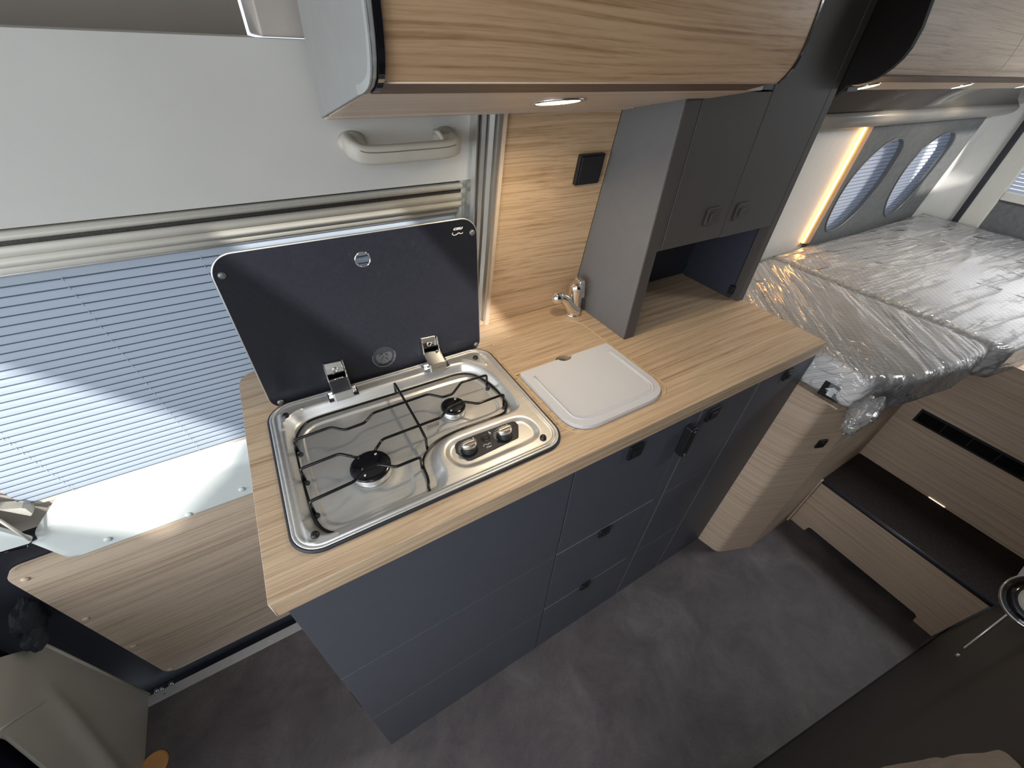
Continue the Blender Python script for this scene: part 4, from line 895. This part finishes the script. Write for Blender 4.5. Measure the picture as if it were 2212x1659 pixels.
# steps
sp_ = thing('bed_steps', 'oak step with dark carpeted tread leading up to the bed', 'steps', (1.65, -0.35, 0))
rz = [(1.5450, -0.1085, 0.0), (1.5450, -0.1085, 0.243), (1.5450, -0.5800, 0.243), (1.5450, -0.5800, 0.0), (1.5450, -0.5330, 0.0)]
ris = [(-0.1085, 0.0), (-0.1085, 0.243), (-0.5790, 0.243), (-0.5790, 0.0), (-0.5270, 0.0), (-0.5250, 0.022), (-0.5150, 0.030), (-0.175, 0.030), (-0.1670, 0.026), (-0.1630, 0.0)]
obj('riser', MB().prism([(1.5500, a, c) for a, c in ris], (0.014, 0, 0)), 'oak_band', sp_)
obj('tread', MB().box(1.5470, 1.8012, -0.5830, -0.1032, 0.2300, 0.2480), 'carpet_dark', sp_, bevel=0.003, label='dark carpeted tread')
obj('nosing', MB().tube([(1.5480, -0.1090, 0.2430), (1.5480, -0.5810, 0.2430)], 0.0062, 10), 'nosing', sp_, label='dark rounded nosing')
obj('toe_space', MB().box(1.600, 1.605, -0.58, -0.11, 0.0, 0.05), 'black_skin', sp_)
rp = [(-0.1032, 0.2300), (-0.1032, 0.7460), (-0.6130, 0.7460), (-0.6130, 0.2300)]
obj('bed_front', plate(rp, [[(-0.152, 0.4690), (-0.152, 0.5120), (-0.560, 0.5120), (-0.560, 0.4690)]], 0.014, lambda a, c, h: (1.8080+h, a, c)), 'oak_band', sp_)
obj('rear_base', MB().box(1.8155, 2.79, -0.45, 0.44, 0.730, 0.7465), 'oak_band', sp_)
obj('white_strip', MB().box(1.7985, 1.8005, -0.372, -0.326, 0.2485, 0.2515), 'glow_white', sp_)  # thin white strip with faint emission just above the tread
vg = thing('air_vent', 'long black air vent grille in the oak bed front above the step', 'vent', (1.80, -0.35, 0.49))
obj('frame', plate([(-0.149, 0.4660), (-0.149, 0.5150), (-0.563, 0.5150), (-0.563, 0.4660)], [[(-0.155, 0.4720), (-0.155, 0.5090), (-0.557, 0.5090), (-0.557, 0.4720)]], 0.006, lambda a, c, h: (1.7990+h, a, c)), 'black_plastic', vg)
obj('backing', MB().box(1.812, 1.815, -0.56, -0.152, 0.4690, 0.5120), 'black_skin', vg)
s0 = None
for k in range(7):
    z = 0.4745+0.0052*k
    obj('slat', MB().prism([(1.7990, -0.155, z), (1.8060, -0.155, z+0.003), (1.8060, -0.155, z+0.004), (1.7990, -0.155, z+0.001)], (0, -0.402, 0)), 'black_gloss', vg)
for k in range(5): obj('divider', MB().box(1.7985, 1.8060, -0.222-0.068*k-0.0012, -0.222-0.068*k+0.0012, 0.4720, 0.5090), 'black_plastic', vg)

# mattresses
def slab(outline, z0, z1, rnd, rings=40, side=10, disp=None, dense=180):
    P = [Vector((a, c, 0)) for a, c in outline]
    # resample evenly
    L = [0]
    for i in range(len(P)): L.append(L[-1]+(P[(i+1) % len(P)]-P[i]).length)
    Q = []
    for k in range(dense):
        s = L[-1]*k/dense; i = max(j for j in range(len(P)) if L[j] <= s+1e-9); t = (s-L[i])/max(1e-9, L[i+1]-L[i]); Q.append(P[i].lerp(P[(i+1) % len(P)], t))
    cen = sum(Q, Vector())/len(Q); rows = []
    def inset(d, z):
        R = []
        for q in Q:
            v = cen-q; l_ = v.length; R.append(Vector((*(q+v*(d/l_)).xy, z)))
        return R
    for k in range(6): a = PI/2*k/5; rows.append(inset(rnd*(1-math.sin(a)), z0+rnd*(1-math.cos(a))))
    for k in range(1, side): rows.append(inset(0, z0+rnd+(z1-z0-2*rnd)*k/side))
    for k in range(6): a = PI/2*k/5; rows.append(inset(rnd*(1-math.cos(a)), z1-rnd+rnd*math.sin(a)))
    last = rows[-1]
    for k in range(1, rings): rows.append([q.lerp(Vector((cen.x, cen.y, z1)), k/rings) for q in last])
    n = dense; vs = [p for r in rows for p in r]
    if disp: vs = [disp(p) for p in vs]
    mb_ = MB(); mb_.add(vs+[Vector((cen.x, cen.y, z1))], [(i*n+k, i*n+(k+1) % n, (i+1)*n+(k+1) % n, (i+1)*n+k) for i in range(len(rows)-1) for k in range(n)]+[((len(rows)-1)*n+k, (len(rows)-1)*n+(k+1) % n, len(vs)) for k in range(n)], True)
    mb_.add(rows[0], [tuple(range(n))[::-1]]); return mb_
fo = [tuple(p) for p in round_corners([(1.1720, 0.405), (1.1720, 0.000), (1.1720, -0.100), (1.2700, -0.1500), (1.48, -0.1850), (1.6080, -0.1860), (1.6150, 0.10), (1.5960, 0.425)], [0.01, 0, 0.03, 0.03, 0, 0.045, 0, 0.02], 6)]
fo = [(p[0], p[1]) for p in fo]
ro = [tuple(p) for p in round_corners([(1.6060, 0.425), (1.6240, 0.10), (1.6180, -0.2080), (1.80, -0.2350), (2.30, -0.26), (2.30, -0.9), (2.76, -0.9), (2.76, 0.425)], [0.02, 0, 0.03, 0, 0, 0.03, 0.03, 0.02], 6)]
ro = [(1.6060, 0.425), (1.6240, 0.10), (1.6180, -0.19), (1.64, -0.2150), (1.80, -0.2400), (2.20, -0.275), (2.76, -0.33), (2.76, 0.425)]
m1 = thing('mattress', 'quilted mattress in clear plastic wrap nearest the worktop', 'mattress', (1.39, 0.1, 0.7465))
obj('quilted_cover', slab(fo, 0.7470, 0.8440, 0.020, 24, 6), 'ticking', m1)
def crinkle(amp, ang, s1, s2, seed):
    ca, sa = math.cos(ang), math.sin(ang)
    def f_(p):
        u = p.x*ca+p.y*sa; v = -p.x*sa+p.y*ca+0.05*noise.noise(Vector((p.x*5, p.y*5, seed+7)))
        n1_ = noise.noise(Vector((u*s1, v*s2, p.z*s2*0.5+seed))); n2_ = noise.noise(Vector((p.x*55, p.y*55, p.z*55+seed)))
        k_ = amp*max(0.0, 1-abs(n1_)*3.2)**2*max(0, 0.6+noise.noise(Vector((p.x*6, p.y*6, seed)))*2)+amp*0.04*n2_
        up_ = 1.0 if p.z > 0.835 else 0.35
        o_ = Vector((p.x, p.y, p.z+k_*up_))
        if p.z < 0.840:
            cen_ = Vector((1.4 if p.x < 1.615 else 2.2, 0.1, 0)); dd = Vector((p.x-cen_.x, p.y-cen_.y, 0)).normalized(); o_ += dd*k_*0.35
        return o_
    return f_
grow = lambda L, d: scale_loop(L, -d)
obj('plastic_wrap', slab(grow(fo, 0.003), 0.7478, 0.8480, 0.020, 120, 20, crinkle(0.0026, 0.85, 5, 24, 3.1), 420), 'film_front', m1, label='crinkled clear plastic film')
bag = MB(); nb, mbn = 30, 22; vs = []
for j in range(mbn+1):
    th = PI*j/mbn
    for k in range(nb):
        a = k*2*PI/nb; x_, y_, z_ = math.sin(th)*math.cos(a), math.sin(th)*math.sin(a), math.cos(th)
        d_ = 1+0.28*noise.noise(Vector((x_*2.3, y_*2.3, z_*2.3+4)))+0.10*noise.noise(Vector((x_*7, y_*7, z_*7)))
        tp_ = 1.0 if z_ > 0 else 1+z_*0.35
        vs.append((1.165+x_*0.030*d_*tp_+0.010*z_, -0.128+y_*0.026*d_*tp_-0.004*z_, 0.762+z_*0.055*d_))
bag.add(vs, [(j*nb+k, j*nb+(k+1) % nb, (j+1)*nb+(k+1) % nb, (j+1)*nb+k) for j in range(mbn) for k in range(nb)], True)
obj('loose_wrap_corner', bag, 'film_front', m1, label='loose film corner hanging down')
m2 = thing('mattress', 'larger quilted mattress in clear plastic wrap by the side windows', 'mattress', (2.2, 0.1, 0.7465))
obj('quilted_cover', slab(ro, 0.7470, 0.8460, 0.020, 24, 6), 'ticking', m2)
obj('plastic_wrap', slab(grow(ro, 0.0025), 0.7478, 0.8500, 0.020, 140, 16, crinkle(0.0026, -0.07, 2.0, 14, 9.7), 460), 'film_rear', m2, label='crinkled clear plastic film')
# black tag with arrow
at = thing('arrow_tag', 'small black tag with a white arrow tucked under the wrapped mattress', 'tag', (1.176, -0.05, 0.75))
A0 = Vector((1.1690, -0.0300, 0.752)); au = Vector((0.006, -0.052, 0)).normalized(); av = Vector((0, 0, 1))
TG = lambda u, v, h=0.0: A0+au*u+av*v+Vector((-1, -0.1, 0))*h
obj('card', MB().prism([TG(u, v, 0.001) for u, v in ((0, 0), (0.046, 0.0), (0.046, 0.040), (0, 0.040))], (0.0008, 0, 0)), 'black_plastic', at)
obj('arrow', MB().add([TG(u, v, 0.0016) for u, v in ((0.023, 0.034), (0.008, 0.021), (0.0165, 0.021), (0.0165, 0.007), (0.0295, 0.007), (0.0295, 0.021), (0.038, 0.021))], [(0, 1, 2, 3, 4, 5, 6)]), 'print_white', at)

# bedside window panel with two oval openings
wp = thing('window_panel', 'grey felt window panel with two tall oval openings beside the bed', 'panel', (2.2, 0.43, 0.85))
def ell(cx_, cz_, a, b_, sk_=0.0, n=48, off=0): return [(cx_+a*math.cos(k*2*PI/n)+sk_*math.sin(k*2*PI/n), cz_+b_*math.sin(k*2*PI/n)) for k in range(n)]
pn = [(1.872, 0.800), (2.730, 0.800), (2.618, 1.236), (1.752, 1.236)]
E1 = [tuple(p.xy) for p in smooth_poly([Vector((a, c, 0)) for a, c in ((1.992, 1.189), (2.060, 1.160), (2.090, 1.090), (2.098, 1.020), (2.077, 0.944), (2.020, 0.888), (1.948, 0.878), (1.888, 0.920), (1.847, 1.005), (1.838, 1.075), (1.860, 1.128), (1.915, 1.175))], 4)]
E2 = [tuple(p.xy) for p in smooth_poly([Vector((a, c, 0)) for a, c in ((2.410, 1.189), (2.475, 1.155), (2.497, 1.103), (2.503, 1.030), (2.492, 0.955), (2.460, 0.895), (2.405, 0.876), (2.340, 0.906), (2.275, 0.965), (2.232, 1.040), (2.222, 1.100), (2.248, 1.153), (2.320, 1.185))], 4)]
obj('panel', plate(pn, [E1, E2], 0.014, lambda a, c, h: RW(a, c, -0.002+h)), 'felt_grey', wp)
for E_, c_ in ((E1, 'oval_rim'), (E2, 'oval_rim')): obj(c_, MB().tube([RW(a, c, -0.010) for a, c in E_], 0.0030, 6, closed=True), 'mark_grey', wp)
bl = thing('pleated_blind', 'closed whitish pleated blind behind the two oval openings', 'blind', (2.2, 0.46, 0.85))
for k in range(26):
    z = 0.856+0.0135*k
    a0, a1 = RW(1.84, z, 0.030), RW(1.84, z+0.0135, 0.0330)
    o = obj('slat', MB().prism([(1.80, a0[1]-0.001, z), (1.80, a0[1]-0.001, z+0.0012), (1.80, a1[1], z+0.0134), (1.80, a1[1]+0.0008, z+0.0134), (1.80, a0[1]+0.002, z)], (0.92, 0, 0)), 'blind_fabric_rear', bl); lz = z-OFF[bl.name].z+0.0007; shadow_lip(o, 'blind_shadow_line', lambda c: c.z < lz)
# LED strip along the panel
ld = thing('light_strip', 'glowing warm light strip along the edge of the grey window panel', 'light strip', (1.8, 0.44, 0.85))
obj('led_line', MB().prism([RW(1.8285, 0.848, -0.004), RW(1.8310, 0.848, -0.004), RW(1.7280, 1.228, -0.004), RW(1.7255, 1.228, -0.004)], (0, 0.006, 0)), 'led_glow', ld, label='glowing line')
obj('strip_backing', MB().prism([RW(1.8315, 0.848, -0.012), RW(1.858, 0.848, -0.012), RW(1.750, 1.232, -0.012), RW(1.7285, 1.232, -0.012)], (0, 0.014, 0)), 'peach_strip', ld)
# rear overhead cupboards
ro_ = thing('overhead_cupboard', 'pale oak overhead cupboard above the bed with dark end panel', 'cupboard', (1.9, 0.25, 1.23))
sh_ = 0.064
pr = [(y+sh_, z+0.0075 if z < 1.37 else z+0.004) for y, z in prof]
pr2 = [(p.x, p.y) for p in smooth_poly([Vector((a, c, 0)) for a, c in pr], 4, False)]
for x0, x1 in ((1.1385, 1.6080), (1.6110, 2.10), (2.103, 2.60)):
    obj('door', MB().strip(pr2+off_prof(pr2, 0.016)[::-1], x0, x1, close=True, smooth=False), 'oak_grey', ro_)
epr = [(0.2050, 1.3440), (0.1900, 1.3465), (0.1766, 1.3505), (0.1650, 1.3565), (0.1575, 1.3630), (0.1480, 1.3730), (0.1400, 1.3860), (0.1355, 1.4000), (0.1345, 1.4249), (0.1400, 1.4578), (0.148, 1.53), (0.156, 1.61), (0.33, 1.61), (0.345, 1.30), (0.24, 1.2960)]
obj('end_panel', MB().prism([(1.1255, y-0.002, z) for y, z in epr], (0.0120, 0, 0)), 'panel_black', ro_, bevel=0.001, label='dark brown end panel')
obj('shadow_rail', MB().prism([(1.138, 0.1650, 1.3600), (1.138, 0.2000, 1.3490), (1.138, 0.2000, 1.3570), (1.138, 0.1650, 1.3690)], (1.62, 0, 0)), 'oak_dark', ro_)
obj('light_valance', MB().prism([(1.138, 0.1980, 1.3500), (1.138, 0.2440, 1.3330), (1.138, 0.2440, 1.3430), (1.138, 0.1980, 1.3590)], (1.62, 0, 0)), 'oak_edge', ro_)
for k, (x, yy) in enumerate(((1.2400, 0.2200), (1.6950, 0.2200), (2.1350, 0.2200))):
    zz = 1.3500-(yy-0.198)*0.37
    lb = ('oval lit spot over the bed nearest the kitchen', 'oval lit spot over the middle of the bed', 'oval lit spot over the bed at the right picture edge')[k]
    spot('ceiling_spot', lb, (x, yy, zz-0.0008), (0, -0.35, -1), 0.022, 'lamp_glow_small', group='spots over the bed')
    lamp('spot_light_bed', 'SPOT', (x, yy, zz-0.012), 1.1, (1.0, 0.83, 0.6), (0, 0.25, -1), math.radians(150))
obj('cable_clip', MB().box(1.139, 1.175, 0.205, 0.228, 1.3345, 1.3420), 'black_plastic', ro_, bevel=0.001)
up_ = [(0.2440, 1.3340), (0.275, 1.322), (0.310, 1.302), (0.335, 1.282), (0.346, 1.274)]
up_ = [(p.x, p.y) for p in smooth_poly([Vector((a, c, 0)) for a, c in up_], 4, False)]
obj('underside_cover', MB().strip(up_+[(0.36, 1.274), (0.36, 1.345), (0.244, 1.345)], 1.138, 2.74, close=True), 'valance_brown', ro_, label='glossy dark underside')
crm = [(0.346, 1.2760), (0.338, 1.2700), (0.3360, 1.2620), (0.3420, 1.2500), (0.356, 1.2400), (0.374, 1.2330), (0.388, 1.2310)]
crm = [(p.x, p.y) for p in smooth_poly([Vector((a, c, 0)) for a, c in crm], 4, False)]
obj('curved_trim', MB().strip(crm+[(0.388, 1.276)], 1.120, 2.70, close=True), 'valance_cream', ro_, label='glossy cream curved trim')

# ================================================================== FOREGROUND LEFT AND RIGHT
sb_ = thing('seat_pedestal', 'beige moulded seat pedestal at the lower left beside the door sill', 'seat base', (-0.6, 0.2, 0))
po = [(0.4370, 0.0), (0.4300, 0.4080), (0.4240, 0.4140), (0.3720, 0.4990), (0.20, 0.60), (-0.30, 0.60), (-0.30, 0.0)]
arch = [tuple(p) for p in round_corners([(0.262, 0.452), (0.2180, 0.308), (0.160, 0.10), (-0.20, 0.10), (-0.20, 0.52), (0.10, 0.52)], 0.03)]
obj('shell', plate(po, [arch], 0.006, lambda a, c, h: (-0.523+h, a, c)), 'seat_beige', sb_, bevel=0.002)
obj('dark_recess', MB().box(-0.60, -0.535, -0.28, 0.40, 0.02, 0.58), 'seat_black', sb_)
obj('ridge', MB().tube([(-0.5205, p.x, p.y) for p in smooth_poly([Vector((0.264, 0.455, 0)), Vector((0.300, 0.410, 0)), Vector((0.335, 0.362, 0)), Vector((0.345, 0.345, 0))], 4, False)], 0.0028, 8), 'seat_beige', sb_)
obj('edge_lip', MB().tube([(-0.5205, 0.4365, 0.0), (-0.5205, 0.4300, 0.4060)], 0.0035, 8), 'seat_beige', sb_)
pts = []
mbp = MB(); NU, NV = 26, 26; vs = []
for i in range(NU+1):
    for j in range(NV+1):
        y = 0.20+0.215*i/NU; z = 0.02+0.42*j/NV
        ridge_y = 0.345-0.155*(0.36-z)/0.36*1.0; d_ = (y-ridge_y)
        x = -0.5198+0.010*math.exp(-(d_/0.022)**2)*max(0, min(1, (0.40-z)/0.12))
        vs.append((x, y, z))
ok_ = lambda p: not (p[1] < 0.262-(0.452-p[2])*0.305)
fsx = []
for i in range(NU):
    for j in range(NV):
        q = (i*(NV+1)+j, (i+1)*(NV+1)+j, (i+1)*(NV+1)+j+1, i*(NV+1)+j+1)
        if all(ok_(vs[k]) for k in q): fsx.append(q)
mbp.add(vs, fsx, True); obj('moulded_face', mbp, 'seat_beige', sb_)
pad = obj('foot_pad', MB().lathe((-0.500, 0.262, 0.0005), [(0.030, 0), (0.030, 0.004), (0.026, 0.008)], 32), 'tan_pad')
tag(pad, 'tan round pad on the floor at the foot of the seat pedestal', 'pad')
bt = thing('fabric_flap', 'crumpled black fabric flap hanging beside the seat pedestal at the left edge', 'flap', (-0.54, 0.45, 0.42))
for (c_, s_, sd_) in (((-0.506, 0.452, 0.475), (0.014, 0.045, 0.050), 2.0), ((-0.504, 0.415, 0.455), (0.012, 0.028, 0.030), 5.0)):
    mb = MB(); vs = []
    for j in range(15):
        th = PI*j/14
        for k in range(20):
            a = k*2*PI/20; x_, y_, z_ = math.sin(th)*math.cos(a), math.sin(th)*math.sin(a), math.cos(th)
            q_ = 1/max(abs(y_), abs(z_), 0.75)
            d_ = (0.75*q_)*(1+0.35*noise.noise(Vector((x_*2, y_*2, z_*2+sd_))))
            vs.append((c_[0]+x_*s_[0]*d_, c_[1]+y_*s_[1]*d_, c_[2]+z_*s_[2]*d_))
    mb.add(vs, [(j*20+k, j*20+(k+1) % 20, (j+1)*20+(k+1) % 20, (j+1)*20+k) for j in range(14) for k in range(20)], False)
    obj('fabric_fold', mb, 'fabric_black', bt)
# cab pillar trim, mint white
pt_ = thing('pillar_trim', 'pale mint-white plastic pillar trim corner at the left picture edge', 'trim', (-0.42, 0.43, 0.69))
obj('face', MB().prism([(-0.3845, 0.4300, 0.6970), (-0.3845, 0.4300, 0.6925), (-0.3900, 0.4300, 0.6885), (-0.4600, 0.4300, 0.6950), (-0.60, 0.43, 0.70), (-0.60, 0.4300, 0.98), (-0.43, 0.4300, 0.815)], (0, 0.008, 0)), 'white_sheet', pt_)
obj('cream_edge', MB().tube([(-0.3840, 0.4290, 0.6960), (-0.3866, 0.4290, 0.7600), (-0.430, 0.4290, 0.815)], 0.0024, 8), 'trim_cream', pt_)
obj('lower_rail', MB().tube([(-0.398, 0.4350, 0.6790), (-0.4300, 0.4320, 0.6860), (-0.60, 0.430, 0.690)], 0.0025, 8), 'black_gloss', pt_)
# chrome fitting on washroom wall
def BWp(x, z, h): return (x, bw(x)+h, z)
ch = thing('round_fitting', 'chrome-rimmed round fitting with cream centre at the right picture edge', 'fitting', (0.92, -0.48, 0.75))
ca = Vector((-0.72, 0.22, 0.65)); cc = Vector((0.932, -0.478, 0.787))
obj('rim', MB().lathe(cc, [(0.034, -0.012), (0.0405, -0.010), (0.0420, 0.0), (0.0410, 0.010), (0.0395, 0.012), (0.0385, 0.010)], 40, ca), 'chrome', ch)
obj('bezel', MB().lathe(cc, [(0.0384, 0.000), (0.0384, 0.0100), (0.024, 0.0125)], 40, ca), 'black_gloss', ch)
obj('centre', MB().lathe(cc, [(0.023, 0.0), (0.023, 0.014), (0.018, 0.017), (0.008, 0.018)], 40, ca), 'trim_cream', ch)
obj('socket', MB().lathe(cc, [(0.020, -0.040), (0.030, -0.012)], 24, ca), 'black_plastic', ch)
rd = obj('stay_rod', MB().tube([BWp(1.066, 0.501, 0.004), BWp(1.235, 0.493, 0.004)], 0.0016, 8).lathe(BWp(1.040, 0.500, 0.000), [(0.004, 0), (0.003, 0.004)], 12, (0, 1, 0)), 'alu_matt')
tag(rd, 'thin silver stay rod on the dark washroom wall', 'rod')
clo = MB(); vs = []; NU, NV = 24, 30
for j in range(NV+1):
    v = j/NV; z = 0.78+0.24*v
    xe = 0.520-0.010*max(0, (z-0.86)/0.09)-0.02*max(0, (z-0.955)/0.03)+0.004*math.sin(z*60)
    for i in range(NU+1):
        u = i/NU; x = xe-0.16*u
        vs.append((x, bw(x)+0.004+0.010*math.sin(min(1, u*4)*PI/2)+0.004*noise.noise(Vector((u*6, v*6, 1))), z))
NN = len(vs); vs2 = [(a, c-0.003, d) for a, c, d in vs]
fs = [(j*(NU+1)+i, j*(NU+1)+i+1, (j+1)*(NU+1)+i+1, (j+1)*(NU+1)+i) for i in range(NU) for j in range(NV)]
clo.add(vs+vs2, fs+[tuple(k+NN for k in q) for q in fs], True)
tag(obj('folded_cloth', clo, 'fabric_cloth'), 'beige woven cloth at the bottom right corner of the picture', 'cloth')
